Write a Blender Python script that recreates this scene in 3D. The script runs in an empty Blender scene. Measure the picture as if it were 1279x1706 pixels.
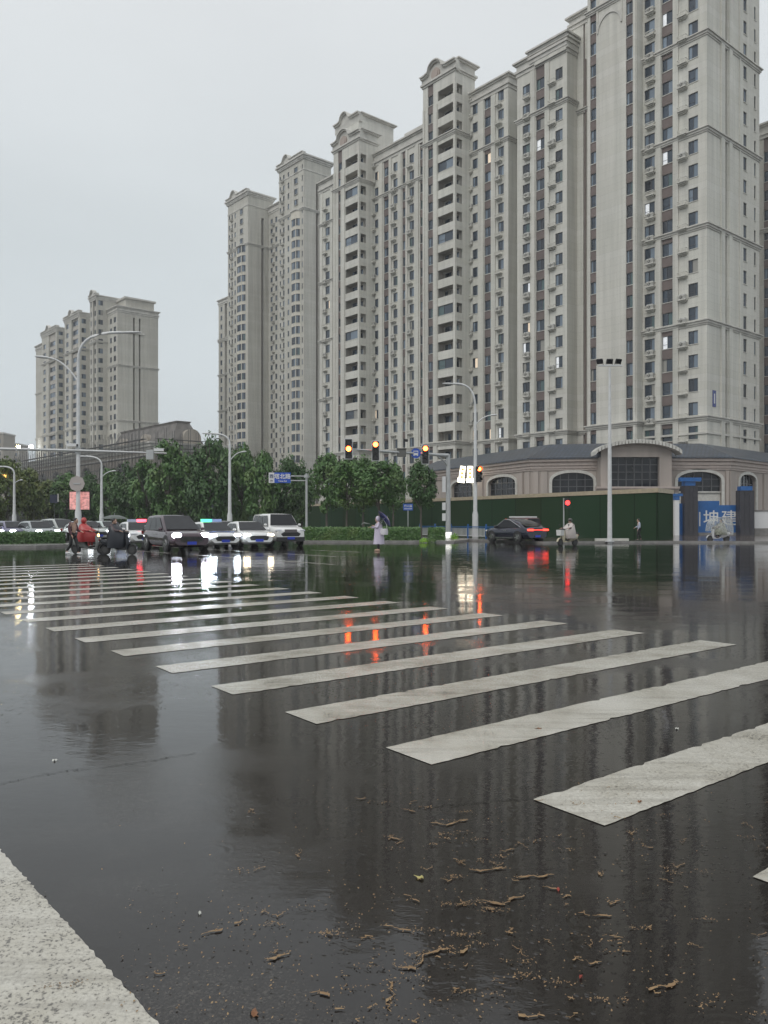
import bpy, bmesh, math, random
from mathutils import Vector, Matrix, Quaternion
R = math.radians
random.seed(7)
scene = bpy.context.scene
col = scene.collection

# ------------------------------------------------------------------ camera, sky, sun, exposure
F, CX, HY, EYE = 1360.0, 640.0, 867.0, 1.5       # focal length / horizon of the photograph in its own pixels, eye height
cam = bpy.data.objects.new('camera', bpy.data.cameras.new('camera')); col.objects.link(cam)
cam.data.sensor_fit = 'VERTICAL'; cam.data.sensor_height = 24.0; cam.data.lens = 24.0 * F / 1706
cam.data.shift_y = 14 / 1706.0
cam.location = (0, 0, EYE); cam.rotation_euler = (R(90), 0, 0)
cam.data.clip_start = 0.05; cam.data.clip_end = 3000
scene.camera = cam
SUN_EL, SUN_AZ = R(48), R(-140)                    # azimuth clockwise from +Y
world = bpy.data.worlds.new("World"); scene.world = world; world.use_nodes = True
wn = world.node_tree; wn.nodes.clear()
def wnode(t, **k):
    n = wn.nodes.new(t)
    for a, b in k.items(): setattr(n, a, b)
    return n
sky = wnode('ShaderNodeTexSky', sky_type='NISHITA', sun_disc=False)
sky.sun_elevation = SUN_EL; sky.sun_rotation = SUN_AZ; sky.air_density = 1.5; sky.dust_density = 4
skys = wnode('ShaderNodeVectorMath', operation='SCALE'); skys.inputs['Scale'].default_value = 0.8
wn.links.new(sky.outputs[0], skys.inputs[0])
tc = wnode('ShaderNodeTexCoord'); sx = wnode('ShaderNodeSeparateXYZ'); wn.links.new(tc.outputs['Generated'], sx.inputs[0])
ramp = wnode('ShaderNodeValToRGB'); wn.links.new(sx.outputs['Z'], ramp.inputs[0])
el = ramp.color_ramp.elements
el[0].position = 0.0; el[0].color = (7.3, 8.0, 8.4, 1)
el[1].position = 0.30; el[1].color = (6.6, 7.1, 7.3, 1)
for p, c in ((0.6, (8.2, 8.4, 8.5, 1)), (1.0, (10.5, 10.8, 11.0, 1))):
    e = ramp.color_ramp.elements.new(p); e.color = c
cmap = wnode('ShaderNodeMapping'); cmap.inputs['Scale'].default_value = (1.2, 1.2, 3.5); wn.links.new(tc.outputs['Generated'], cmap.inputs[0])
cn = wnode('ShaderNodeTexNoise'); cn.inputs['Scale'].default_value = 1.3; cn.inputs['Detail'].default_value = 4; wn.links.new(cmap.outputs[0], cn.inputs[0])
cm = wnode('ShaderNodeMapRange'); cm.inputs['To Min'].default_value = 0.86; cm.inputs['To Max'].default_value = 1.10; wn.links.new(cn.outputs['Fac'], cm.inputs[0])
cl = wnode('ShaderNodeVectorMath', operation='SCALE'); wn.links.new(ramp.outputs[0], cl.inputs[0]); wn.links.new(cm.outputs[0], cl.inputs['Scale'])
mx = wnode('ShaderNodeMix', data_type='RGBA'); mx.inputs[0].default_value = 0.90
wn.links.new(skys.outputs[0], mx.inputs[6]); wn.links.new(cl.outputs[0], mx.inputs[7])
bg = wnode('ShaderNodeBackground'); bg.inputs['Strength'].default_value = 0.10
wn.links.new(mx.outputs[2], bg.inputs[0])
wo = wnode('ShaderNodeOutputWorld'); wn.links.new(bg.outputs[0], wo.inputs[0])
sun = bpy.data.objects.new('sun', bpy.data.lights.new('sun', 'SUN')); col.objects.link(sun)
sun.data.energy = 0.85; sun.data.angle = R(40); sun.data.color = (1.0, 0.97, 0.93)
sd = Vector((math.sin(SUN_AZ) * math.cos(SUN_EL), math.cos(SUN_AZ) * math.cos(SUN_EL), math.sin(SUN_EL)))
sun.rotation_euler = sd.to_track_quat('Z', 'Y').to_euler(); sun.location = (0, 0, 150)
scene.view_settings.view_transform = 'Standard'; scene.view_settings.look = 'None'
scene.view_settings.exposure = 0.13; scene.view_settings.gamma = 1.0
scene.render.engine = 'CYCLES'
scene.cycles.use_denoising = True
scene.cycles.max_bounces = 6; scene.cycles.diffuse_bounces = 3; scene.cycles.glossy_bounces = 4
scene.cycles.sample_clamp_indirect = 6

# ------------------------------------------------------------------ placing
def P(px, Z, z=0.0): return Vector(((px - CX) / F * Z, Z, z))
def G(px, py): return P(px, F * EYE / (py - HY))
def zy(py, Z): return EYE + (HY - py) * Z / F
EX = Vector((.6455, -.7638, 0)); EY = Vector((.7638, .6455, 0)); TH = math.atan2(-.7638, .6455)
def row(s, v, z=0.0): q = EX * s + EY * v; q.z = z; return q
def S(px, v):
    t = (px - CX) / F; Z = v / (.7638 * t + .6455); return Z * (.6455 * t - .7638)
def to_px(p): return CX + p[0] / p[1] * F, HY - (p[2] - EYE) / p[1] * F

# ------------------------------------------------------------------ objects
def tag(o, label=None, cat=None, group=None, kind=None):
    if label: o['label'] = label
    if cat: o['category'] = cat
    if group: o['group'] = group
    if kind: o['kind'] = kind
    return o
def empty(name, loc=(0, 0, 0), rz=0.0, parent=None):
    o = bpy.data.objects.new(name, None); col.objects.link(o); o.location = loc; o.rotation_euler = (0, 0, rz)
    o.empty_display_size = 0.2; o.parent = parent
    return o
def thing(name, label, cat, loc=(0, 0, 0), rz=0.0, group=None): return tag(empty(name, loc, rz), label, cat, group)
def copy_tree(o, parent=None):
    c = o.copy(); col.objects.link(c); c.parent = parent
    for ch in list(o.children): copy_tree(ch, c)
    return c
class MB:
    def __init__(s): s.v = []; s.f = []; s.m = []; s.sm = []
    def face(s, pts, mi=0, sm=False):
        n = len(s.v); s.v += [tuple(p) for p in pts]; s.f.append(tuple(range(n, n + len(pts)))); s.m.append(mi); s.sm.append(sm)
    def add(s, vs, fs, mi=0, sm=False):
        n = len(s.v); s.v += [tuple(p) for p in vs]
        for f in fs: s.f.append(tuple(n + i for i in f)); s.m.append(mi); s.sm.append(sm)
    def box(s, x0, x1, y0, y1, z0, z1, mi=0, M=None):
        vs = [Vector((x, y, z)) for z in (z0, z1) for y in (y0, y1) for x in (x0, x1)]
        if M is not None: vs = [M @ q for q in vs]
        s.add(vs, [(0, 2, 3, 1), (4, 5, 7, 6), (0, 1, 5, 4), (2, 6, 7, 3), (0, 4, 6, 2), (1, 3, 7, 5)], mi)
    def tube(s, pts, rad, n=8, mi=0, sm=True, caps=True):
        pts = [Vector(p) for p in pts]
        if not isinstance(rad, (list, tuple)): rad = [rad] * len(pts)
        rings = []; up = None
        for i, p in enumerate(pts):
            a = pts[max(i - 1, 0)]; b = pts[min(i + 1, len(pts) - 1)]; d = (b - a).normalized()
            if up is None or abs(up.dot(d)) > .95: up = Vector((0, 0, 1)) if abs(d.z) < .9 else Vector((1, 0, 0))
            x = d.cross(up).normalized(); y = x.cross(d).normalized()
            rings.append([p + (x * math.cos(t) + y * math.sin(t)) * rad[i] for t in (2 * math.pi * k / n for k in range(n))])
        s.loft(rings, mi, sm, caps)
    def loft(s, rings, mi=0, sm=True, caps=True, close=True):
        n = len(rings[0]); vs = [q for r in rings for q in r]; fs = []
        for i in range(len(rings) - 1):
            for k in range(n if close else n - 1):
                k2 = (k + 1) % n; fs.append((i * n + k, i * n + k2, (i + 1) * n + k2, (i + 1) * n + k))
        s.add(vs, fs, mi, sm)
        if caps: s.face(list(reversed(rings[0])), mi); s.face(rings[-1], mi)
    def ball(s, c, r, mi=0, nu=12, nv=8, M=None):
        c = Vector(c); r = Vector(r) if not isinstance(r, (int, float)) else Vector((r, r, r)); rings = []
        for j in range(1, nv):
            t = math.pi * j / nv
            q = [Vector((math.sin(t) * math.cos(2 * math.pi * k / nu) * r.x, math.sin(t) * math.sin(2 * math.pi * k / nu) * r.y, -math.cos(t) * r.z)) for k in range(nu)]
            rings.append([(M @ p if M is not None else p) + c for p in q])
        s.loft(rings, mi, True, True)
    def merge(s, o, M):
        n = len(s.v); s.v += [tuple(M @ Vector(p)) for p in o.v]
        s.f += [tuple(n + i for i in f) for f in o.f]; s.m += o.m; s.sm += o.sm
    def mesh(s, name, mats):
        me = bpy.data.meshes.new(name); me.from_pydata(s.v, [], s.f)
        for m in (mats if isinstance(mats, (list, tuple)) else [mats]): me.materials.append(m)
        me.polygons.foreach_set('material_index', s.m); me.polygons.foreach_set('use_smooth', s.sm); me.update()
        return me
    def build(s, name, mats, parent=None, loc=(0, 0, 0), rz=0.0):
        o = bpy.data.objects.new(name, s.mesh(name, mats)); col.objects.link(o); o.parent = parent
        o.location = loc; o.rotation_euler = (0, 0, rz); return o
def place(name, mesh, parent, loc, rz=0.0):
    o = bpy.data.objects.new(name, mesh); col.objects.link(o); o.parent = parent; o.location = loc; o.rotation_euler = (0, 0, rz); return o

# ------------------------------------------------------------------ materials
def mat(name, base=(.5, .5, .5), rough=.6, metal=0.0, emit=None, es=0.0, spec=.5, coat=0.0, noise=0.0, nscale=3.0, alpha=None, trans=0.0):
    m = bpy.data.materials.new(name); m.use_nodes = True; nt = m.node_tree; b = nt.nodes['Principled BSDF']
    b.inputs['Base Color'].default_value = (*base, 1); b.inputs['Roughness'].default_value = rough; b.inputs['Metallic'].default_value = metal
    b.inputs['Specular IOR Level'].default_value = spec; b.inputs['Coat Weight'].default_value = coat
    b.inputs['Transmission Weight'].default_value = trans
    if emit: b.inputs['Emission Color'].default_value = (*emit, 1); b.inputs['Emission Strength'].default_value = es
    if alpha is not None: b.inputs['Alpha'].default_value = alpha
    if noise:
        t = nt.nodes.new('ShaderNodeTexCoord'); n = nt.nodes.new('ShaderNodeTexNoise'); n.inputs['Scale'].default_value = nscale; n.inputs['Detail'].default_value = 6
        nt.links.new(t.outputs['Object'], n.inputs['Vector'])
        r = nt.nodes.new('ShaderNodeMapRange'); r.inputs['From Min'].default_value = .3; r.inputs['From Max'].default_value = .7
        r.inputs['To Min'].default_value = 1 - noise; r.inputs['To Max'].default_value = 1 + noise; nt.links.new(n.outputs['Fac'], r.inputs[0])
        v = nt.nodes.new('ShaderNodeVectorMath'); v.operation = 'SCALE'; v.inputs[0].default_value = base; nt.links.new(r.outputs[0], v.inputs['Scale'])
        nt.links.new(v.outputs[0], b.inputs['Base Color'])
    return m
class NT:
    def __init__(s, m): s.t = m.node_tree; s.b = s.t.nodes['Principled BSDF']
    def n(s, t, ins=None, **k):
        x = s.t.nodes.new(t)
        for a, b in k.items(): setattr(x, a, b)
        for a, b in (ins or {}).items():
            if isinstance(b, bpy.types.NodeSocket): s.t.links.new(b, x.inputs[a])
            else: x.inputs[a].default_value = b
        return x
    def math(s, op, a, b=0.0, c=0.0, clamp=False):
        x = s.n('ShaderNodeMath', {0: a, 1: b, 2: c}, operation=op); x.use_clamp = clamp; return x.outputs[0]
    def mr(s, v, a, b, c, d, smooth=False):
        x = s.n('ShaderNodeMapRange', {0: v, 1: a, 2: b, 3: c, 4: d}); x.interpolation_type = 'SMOOTHSTEP' if smooth else 'LINEAR'; return x.outputs[0]
    def noise(s, vec, scale, detail=4, rough=.5, dim='3D'): return s.n('ShaderNodeTexNoise', {'Vector': vec, 'Scale': scale, 'Detail': detail, 'Roughness': rough}).outputs['Fac']
    def mixc(s, f, a, b, blend='MIX'):
        x = s.n('ShaderNodeMix', data_type='RGBA', blend_type=blend)
        for i, q in ((0, f), (6, a), (7, b)):
            if isinstance(q, bpy.types.NodeSocket): s.t.links.new(q, x.inputs[i])
            else: x.inputs[i].default_value = q if i == 0 else (*q, 1)
        return x.outputs[2]
    def map(s, vec, scale=(1, 1, 1), loc=(0, 0, 0), rot=(0, 0, 0)):
        return s.n('ShaderNodeMapping', {'Vector': vec, 'Scale': scale, 'Location': loc, 'Rotation': rot}).outputs[0]
    def link(s, a, name): s.t.links.new(a, s.b.inputs[name])
    def obj(s): return s.n('ShaderNodeTexCoord').outputs['Object']

def wall_mat(name, c1, c2, joint=.967, jd=.82, lines=True):
    m = mat(name, c1, .75, spec=.3); t = NT(m); o = t.obj()
    z = t.n('ShaderNodeSeparateXYZ', {0: o}).outputs[2]
    big = t.noise(t.map(o, (.12, .12, .05)), 1.0, 3)
    c = t.mixc(t.mr(big, .35, .65, 0, 1), c1, c2)
    st = t.noise(t.map(o, (1.3, 1.3, .06)), 1.0, 5, .6)
    c = t.mixc(1.0, c, t.n('ShaderNodeCombineXYZ', {0: t.mr(st, .3, .75, 1.08, .78), 1: t.mr(st, .3, .75, 1.08, .79), 2: t.mr(st, .3, .75, 1.07, .78)}).outputs[0], 'MULTIPLY')
    if lines:
        fr = t.math('FRACT', t.math('DIVIDE', t.math('ADD', z, .1), joint)); g = t.math('LESS_THAN', fr, .045)
        fl = t.math('FLOOR', t.math('DIVIDE', t.math('ADD', z, .1), joint))
        var = t.n('ShaderNodeTexWhiteNoise', {'W': fl}, noise_dimensions='1D').outputs[0]
        c = t.mixc(1.0, c, t.n('ShaderNodeCombineXYZ', {0: t.mr(var, 0, 1, .96, 1.03), 1: t.mr(var, 0, 1, .96, 1.03), 2: t.mr(var, 0, 1, .94, 1.03)}).outputs[0], 'MULTIPLY')
        c = t.mixc(t.math('MULTIPLY', g, 1 - jd), c, (.12, .11, .10))
    t.link(c, 'Base Color')
    return m
M = {}
M['stone'] = wall_mat('cream stone paint', (.655, .645, .60), (.595, .575, .535))
M['stone_grey'] = wall_mat('grey stone paint', (.56, .545, .50), (.49, .47, .43))
M['stone_tan'] = wall_mat('tan stone paint', (.36, .33, .29), (.32, .285, .25))
M['render'] = wall_mat('pale render', (.68, .64, .56), (.62, .58, .51), lines=False)
M['brown'] = mat('brown spandrel paint', (.165, .13, .12), .7, noise=.18, nscale=.35)
M['band'] = mat('moulding', (.54, .525, .485), .7, noise=.16, nscale=.8)
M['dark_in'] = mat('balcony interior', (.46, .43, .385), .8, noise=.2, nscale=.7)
M['medal'] = mat('medallion', (.40, .33, .29), .7)
M['rail'] = mat('dark rail', (.08, .08, .08), .5)
M['ac'] = mat('air conditioner shell', (.5, .5, .48), .5); M['ac_fan'] = mat('fan grille', (.05, .05, .05), .6)
M['frame'] = mat('window frame', (.07, .075, .085), .4)
M['glass_a'] = mat('window glass', (.038, .056, .082), .06, spec=.7, noise=.5, nscale=.15)
M['glass_b'] = mat('window glass sky tint', (.17, .22, .28), .10, spec=.8, noise=.35, nscale=.12)  # glass_b: pale bluish colour paints in the sky reflected by the lighter pane
M['glass_c'] = mat('window glass teal', (.06, .11, .115), .08, spec=.8)
M['glass_d'] = mat('window glass with curtain', (.30, .29, .26), .12, spec=.7); M['glass_e'] = mat('window glass dark', (.02, .025, .035), .05, spec=.7)
M['lit'] = mat('lit room', (.6, .5, .4), .5, emit=(1.0, .80, .58), es=.5); M['lit_w'] = mat('lit room cool', (.6, .6, .6), .5, emit=(.9, .95, 1.0), es=.42, noise=.4, nscale=1.5)
M['roof_dark'] = mat('flat roof', (.15, .15, .15), .8)
M['metal'] = mat('galvanised pole', (.45, .46, .46), .35, metal=.3, noise=.08); M['white_metal'] = mat('white pole paint', (.62, .63, .63), .3, noise=.08)
M['black'] = mat('black plastic', (.02, .02, .02), .45); M['rubber'] = mat('tyre rubber', (.022, .022, .022), .6)
M['chrome'] = mat('alloy', (.5, .5, .5), .25, metal=.9); M['white'] = mat('white paint', (.7, .7, .7), .4)
M['carglass'] = mat('car glass', (.012, .013, .016), .05, spec=.28)
M['shopglass'] = mat('shop glass', (.014, .016, .02), .06, spec=.35, noise=.6, nscale=.6)

# ------------------------------------------------------------------ wet ground
def wet_asphalt():
    m = mat('wet asphalt', (.02, .02, .02), .1); t = NT(m); o = t.obj()
    big = t.noise(o, .22, 4); mid = t.noise(t.map(o, rot=(0, 0, TH)), .9, 5, .6)
    pud = t.mr(t.math('ADD', t.math('MULTIPLY', big, .65), t.math('MULTIPLY', mid, .35)), .405, .49, 0, 1, True)
    grain = t.noise(o, 95, 3, .65); grain2 = t.noise(o, 260, 2)
    vor = t.n('ShaderNodeTexVoronoi', {'Vector': o, 'Scale': 120.0}).outputs['Color']; vs_ = t.n('ShaderNodeSeparateColor', {0: vor}).outputs[0]
    base = t.mixc(t.mr(grain, .35, .7, 0, 1), (.010, .0085, .0075), (.046, .041, .037)); base = t.mixc(t.mr(vs_, .8, 1, 0, .6), base, (.095, .085, .075))
    base = t.mixc(t.math('MULTIPLY', pud, .8), base, (.0145, .0120, .0105))
    patch = t.noise(o, .5, 5, .65); base = t.mixc(t.mr(patch, .5, .75, 0, .5), base, (.033, .0285, .025))
    t.link(base, 'Base Color')
    t.link(t.mr(pud, 0, 1, .05, .025), 'Roughness')
    # camera-independent ripples: rain-driven, finer on the open water
    rip = t.noise(t.map(o, (5, 9, 1), rot=(0, 0, .5)), 1.6, 4, .55)
    rip2 = t.noise(t.map(o, (22, 30, 1)), 1.0, 2)
    h = t.math('ADD', t.math('MULTIPLY', rip, t.mr(big, .3, .7, .0004, .0011)), t.math('MULTIPLY', rip2, .00018))
    h = t.math('ADD', h, t.math('MULTIPLY', t.noise(t.map(o, (.35, .6, 1), rot=(0, 0, .3)), 1.0, 3), .010))
    rv = t.n('ShaderNodeTexVoronoi', {'Vector': t.map(o, (1, 1, 0)), 'Scale': 2.6}); rd = rv.outputs['Distance']; rc_ = t.n('ShaderNodeSeparateColor', {0: rv.outputs['Color']}).outputs[0]
    ring = t.math('MULTIPLY', t.math('SINE', t.math('MULTIPLY', rd, 70.0)), t.math('MULTIPLY', t.mr(rd, .05, .38, 1, 0), t.math('GREATER_THAN', rc_, .6)))
    h = t.math('ADD', h, t.math('MULTIPLY', ring, .00022))
    dv = t.n('ShaderNodeTexVoronoi', {'Vector': t.map(o, (1, 1, 0)), 'Scale': 34.0}); dc = t.n('ShaderNodeSeparateColor', {0: dv.outputs['Color']}).outputs[0]
    dmask = t.mr(t.noise(t.map(o, loc=(7, 3, 0)), .45, 3), .46, .60, 0, 1)
    h = t.math('ADD', h, t.math('MULTIPLY', t.math('MULTIPLY', t.mr(dv.outputs['Distance'], .0, .45, 1, 0, True), t.math('GREATER_THAN', dc, .72)), t.math('MULTIPLY', dmask, .0016)))
    gm = t.mr(pud, 0, 1, .00036, .00003)
    h = t.math('ADD', h, t.math('MULTIPLY', t.math('ADD', grain, grain2), gm))
    b = t.n('ShaderNodeBump', {'Height': h, 'Strength': 1.0, 'Distance': 1.0}); t.link(b.outputs[0], 'Normal')
    t.b.inputs['IOR'].default_value = 1.45
    return m
def wet_paint():
    m = mat('wet road paint', (.5, .5, .47), .2); t = NT(m); o = t.obj()
    g = t.noise(o, 70, 4, .7); w = t.noise(t.map(o, (1, 1, 1), rot=(0, 0, .05)), 1.1, 5, .7)
    wear = t.math('GREATER_THAN', t.math('ADD', t.math('MULTIPLY', g, .55), t.math('MULTIPLY', w, .45)), .575)
    streak = t.noise(t.map(o, (1.2, 14, 1), rot=(0, 0, -math.pi / 2 - TH)), 1.0, 4, .6)
    dirt = t.mr(w, .35, .65, 0, 1)
    c = t.mixc(dirt, (.60, .585, .53), (.40, .375, .31)); c = t.mixc(t.mr(g, .46, .60, 0, .5), c, (.22, .205, .175))
    c = t.mixc(t.mr(streak, .50, .68, 0, .4), c, (.17, .155, .13))
    c = t.mixc(t.math('MULTIPLY', wear, .75), c, (.06, .055, .05))
    t.link(c, 'Base Color'); t.link(t.mr(g, .3, .7, .16, .34), 'Roughness')
    h = t.math('ADD', t.math('MULTIPLY', g, .0016), t.math('MULTIPLY', t.noise(t.map(o, (5, 9, 1)), 1.6, 3), .003))
    b = t.n('ShaderNodeBump', {'Height': h, 'Distance': 1.0, 'Strength': 1.0}); t.link(b.outputs[0], 'Normal')
    return m
M['asphalt'] = wet_asphalt(); M['paint'] = wet_paint()
M['kerb'] = mat('wet kerb stone', (.22, .21, .20), .25, noise=.25, nscale=2)
M['paving'] = mat('wet paving', (.11, .09, .08), .12, noise=.35, nscale=1.5)
M['soil'] = mat('ground soil', (.05, .045, .035), .8, noise=.3)
g = MB(); g.face([(-900, -300, -.06), (900, -300, -.06), (900, 1500, -.06), (-900, 1500, -.06)]); tag(g.build('ground', M['soil']), kind='structure')
g = MB(); g.face([(-260, -20, 0), (90, -20, 0), (90, 330, 0), (-260, 330, 0)]); tag(g.build('road', M['asphalt']), kind='structure')

def slab(name, pts, h, m, z0=0.0, kind='structure', **k):
    b = MB(); n = len(pts); top = [(p[0], p[1], z0 + h) for p in pts]; b.face(top)
    for i in range(n):
        a, c = pts[i], pts[(i + 1) % n]; b.face([(a[0], a[1], z0), (c[0], c[1], z0), (c[0], c[1], z0 + h), (a[0], a[1], z0 + h)])
    return tag(b.build(name, m), kind=kind, **k)
# zebra crossing: bars lie along EY, the crossing runs along -EX
b = MB()
def ragged(b, s0, s1, va, vb, n=110, dz=.004, j=.0035):   # a painted bar from va to vb whose long edges are slightly chipped
    rr_ = random.Random(int(abs(s0) * 1000)); L, R_ = [], []
    for i in range(n + 1):
        v = va + (vb - va) * i / n; sh = .13 * i / n
        c = rr_.random(); L.append(row(s0 + sh + rr_.gauss(0, j) + (.02 if c > .94 else 0), v + (rr_.gauss(0, j) if i in (0, n) else 0), dz)); R_.append(row(s1 + sh + rr_.gauss(0, j) - (.02 if c < .06 else 0), v - (.03 if i == 0 else 0), dz))
    for i in range(n): b.face([L[i], R_[i], R_[i + 1], L[i + 1]])
for k in range(-3, 21):
    s = -2.36 - 1.272 * k; d = -.033 * (s + 2.36)
    ragged(b, s - (.47 if k != -1 else .53), s, 3.44 + d, 9.52 + d)
tag(b.build('crosswalk_markings', M['paint']), kind='structure')
b = MB(); rr_ = random.Random(4); pr_ = None
for i in range(900):
    a = -12 + i * .02; hi = 1.02 + (6 - a) * .0042 + rr_.gauss(0, .0028)
    if pr_: b.face([row(pr_[0], .3, .004), row(a, .3, .004), row(a, hi, .004), row(pr_[0], pr_[1], .004)])
    pr_ = (a, hi)
for (s0, s1, v) in ((-70, -20, 16.5), (-80, -24, 20.2), (-90, -26, 23.8), (-6, 30, 31)):
    for q in range(8):
        a = s0 + (s1 - s0) * q / 8; b.face([row(a, v, .004), row(a + 4, v, .004), row(a + 4, v + .15, .004), row(a, v + .15, .004)])
for k in range(12): # second crossing on the far side
    a = -52 - k * 1.3; b.face([row(a, 6, .004), row(a + .5, 6, .004), row(a + .5, 12, .004), row(a, 12, .004)])
tag(b.build('lane_markings', M['paint']), kind='structure')

# ------------------------------------------------------------------ windows and facades
WM = {}
def win_mb(w, h, kind):
    b = MB(); d = .17
    # reveals in wall colour (0), frame (1), panes (2, 3)
    b.face([(-w/2, 0, 0), (-w/2, d, 0), (-w/2, d, h), (-w/2, 0, h)], 0); b.face([(w/2, d, 0), (w/2, 0, 0), (w/2, 0, h), (w/2, d, h)], 0)
    b.face([(-w/2, 0, 0), (w/2, 0, 0), (w/2, d, 0), (-w/2, d, 0)], 0); b.face([(-w/2, d, h), (w/2, d, h), (w/2, 0, h), (-w/2, 0, h)], 0)
    f = .055
    b.box(-w/2, w/2, d - .05, d - .001, 0, f, 1); b.box(-w/2, w/2, d - .05, d - .001, h - f, h, 1)
    b.box(-w/2, -w/2 + f, d - .05, d - .001, f, h - f, 1); b.box(w/2 - f, w/2, d - .05, d - .001, f, h - f, 1)
    sp = {0: -.12, 1: .14, 2: 0.0, 3: -.05}[kind % 4] * w
    if w > .8:
        b.box(sp - .03, sp + .03, d - .045, d - .002, f, h - f, 1)
        if kind % 2: b.box(-w/2 + f, sp - .03, d - .045, d - .002, h * .33, h * .33 + .04, 1)
        a, c = (2, 3) if kind % 3 else (3, 2)
        b.face([(-w/2, d - .012, 0), (sp, d - .012, 0), (sp, d - .012, h), (-w/2, d - .012, h)], a)
        b.face([(sp, d - .006, 0), (w/2, d - .006, 0), (w/2, d - .006, h), (sp, d - .006, h)], c)
    else: b.face([(-w/2, d - .01, 0), (w/2, d - .01, 0), (w/2, d - .01, h), (-w/2, d - .01, h)], 2 + kind % 2)
    b.box(-w/2 - .06, w/2 + .06, -.07, .0, -.09, -.005, 0)
    return b
def ledge_mb():
    b = MB()
    b.box(-.6, .6, -.6, 0, 0, .12, 0); b.box(-.5, .5, -.42, 0, -.14, 0, 0); b.box(-.4, .4, -.22, 0, -.26, -.14, 0)
    b.box(-.58, .58, -.59, -.54, .52, .58, 0)
    for i in range(7): b.box(-.56 + i * .18, -.52 + i * .18, -.585, -.545, .12, .52, 0)
    for x in (-.58, .54): b.box(x, x + .04, -.55, 0, .52, .58, 0)
    return b
def ac_mb():
    b = MB(); b.box(-.42, .42, -.46, -.12, .121, .74, 0)
    b.tube([(-.1, -.47, .43), (-.1, -.455, .43)], .24, 14, 1); b.tube([(-.1, -.475, .43), (-.1, -.46, .43)], .07, 8, 0)
    return b
LEDGE, ACU = ledge_mb(), ac_mb()
LIT = [(812, 258, 0), (900, 243, 1), (1080, 350, 1), (1118, 258, 1), (1115, 567, 1), (1110, 28, 1), (931, 606, 1), (794, 605, 0), (813, 722, 0), (838, 718, 1),
       (880, 488, 1), (880, 550, 0), (879, 585, 1), (701, 282, 1), (565, 320, 0), (548, 515, 0), (626, 690, 0), (629, 300, 0), (794, 727, 0)]
FL = 2.9
class Bld:
    def __init__(s, label, pxo, vo, wall='stone', name='apartment_tower', cat='tower', frame=None):
        if frame is None: s.o = (S(pxo, vo), vo); root, rz = row(*s.o), TH
        else: s.o = (0, 0); root, rz = frame
        s.root = thing(name, label, cat, root, rz); s.Mw = s.root_matrix = Matrix.Translation(root) @ Matrix.Rotation(rz, 4, 'Z')
        s.w = MB(); s.t = MB(); s.r = MB(); s.wins = []; s.ledges = []; s.acs = []; s.wall = M[wall]; s.opens = []
    def L(s, p): return (p[0] - s.o[0], p[1] - s.o[1])
    def face(s, p0, p1, z0, z1, cols=(), mi=0):
        p0 = Vector(s.L(p0)); p1 = Vector(s.L(p1)); D = (p1 - p0).length; d = (p1 - p0) / D; n = Vector((d.y, -d.x)); rz = math.atan2(d.y, d.x)
        def q(u, o, z): r = p0 + d * u + n * o; return (r.x, r.y, z)
        def quad(u0, u1, a, c, o=0.0, m=0):
            if u1 - u0 > .001 and c - a > .001: s.w.face([q(u0, o, a), q(u1, o, a), q(u1, o, c), q(u0, o, c)], m)
        u = 0
        for c in sorted(cols, key=lambda c: c['u']):
            w, h, rec = c['w'], c.get('h', 1.6), c.get('rec', 0.0); a, e = c['u'] - w / 2, c['u'] + w / 2
            quad(u, a, z0, z1, 0, mi); u = e; m = c.get('mi', mi); cz0, cz1 = max(z0, c.get('z0', z0)), min(z1, c.get('z1', z1))
            if cz0 > z0: quad(a, e, z0, cz0, 0, mi)
            if cz1 < z1: quad(a, e, cz1, z1, 0, mi)
            if rec:
                s.w.face([q(a, 0, cz0), q(a, -rec, cz0), q(a, -rec, cz1), q(a, 0, cz1)], mi); s.w.face([q(e, -rec, cz0), q(e, 0, cz0), q(e, 0, cz1), q(e, -rec, cz1)], mi)
                s.w.face([q(a, -rec, cz1), q(e, -rec, cz1), q(e, 0, cz1), q(a, 0, cz1)], mi)
            z = cz0
            for zs in c.get('zs', []):
                if zs < cz0 + .05 or zs + h > cz1 - .2: continue
                quad(a, e, z, zs, -rec, m); z = zs + h
                if c.get('k') == 'open':
                    dp = .22
                    for (x0, x1) in ((a, a), (e, e)): s.w.face([q(x0, 0, zs), q(x0, -dp, zs), q(x0, -dp, z), q(x0, 0, z)], mi)
                    s.w.face([q(a, 0, zs), q(e, 0, zs), q(e, -dp, zs), q(a, -dp, zs)], mi); s.w.face([q(a, 0, z), q(e, 0, z), q(e, -dp, z), q(a, -dp, z)], mi)
                else: s.wins.append((q(c['u'], -rec, zs), rz, round(w, 1) if w > .9 else round(w, 2), h, w))
            quad(a, e, z, cz1, -rec, m)
        quad(u, D, z0, z1, 0, mi)
        return q, rz
    def block(s, pl, pr, v, depth, z1, cols=(), rcols=(), lcols=(), z0=0.0, s01=None, roof=True):
        s0, s1 = s01 or (S(pl, v), S(pr, v))
        f = s.face((s0, v), (s1, v), z0, z1, cols)
        s.face((s1, v), (s1, v + depth), z0, z1, rcols); s.face((s0, v + depth), (s0, v), z0, z1, lcols); s.face((s1, v + depth), (s0, v + depth), z0, z1)
        if roof:
            a, c = s.L((s0, v)), s.L((s1, v + depth)); s.r.face([(a[0], a[1], z1), (c[0], a[1], z1), (c[0], c[1], z1), (a[0], c[1], z1)])
        return f
    def ring(s, s0, s1, v, depth, z, steps, name='cornice'):
        a, c = s.L((s0, v)), s.L((s1, v + depth)); m = MB()
        for (za, zb, o) in steps: m.box(a[0] - o, c[0] + o, a[1] - o, c[1] + o, z + za, z + zb)
        m.build(name, M['band'], s.root)
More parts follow.
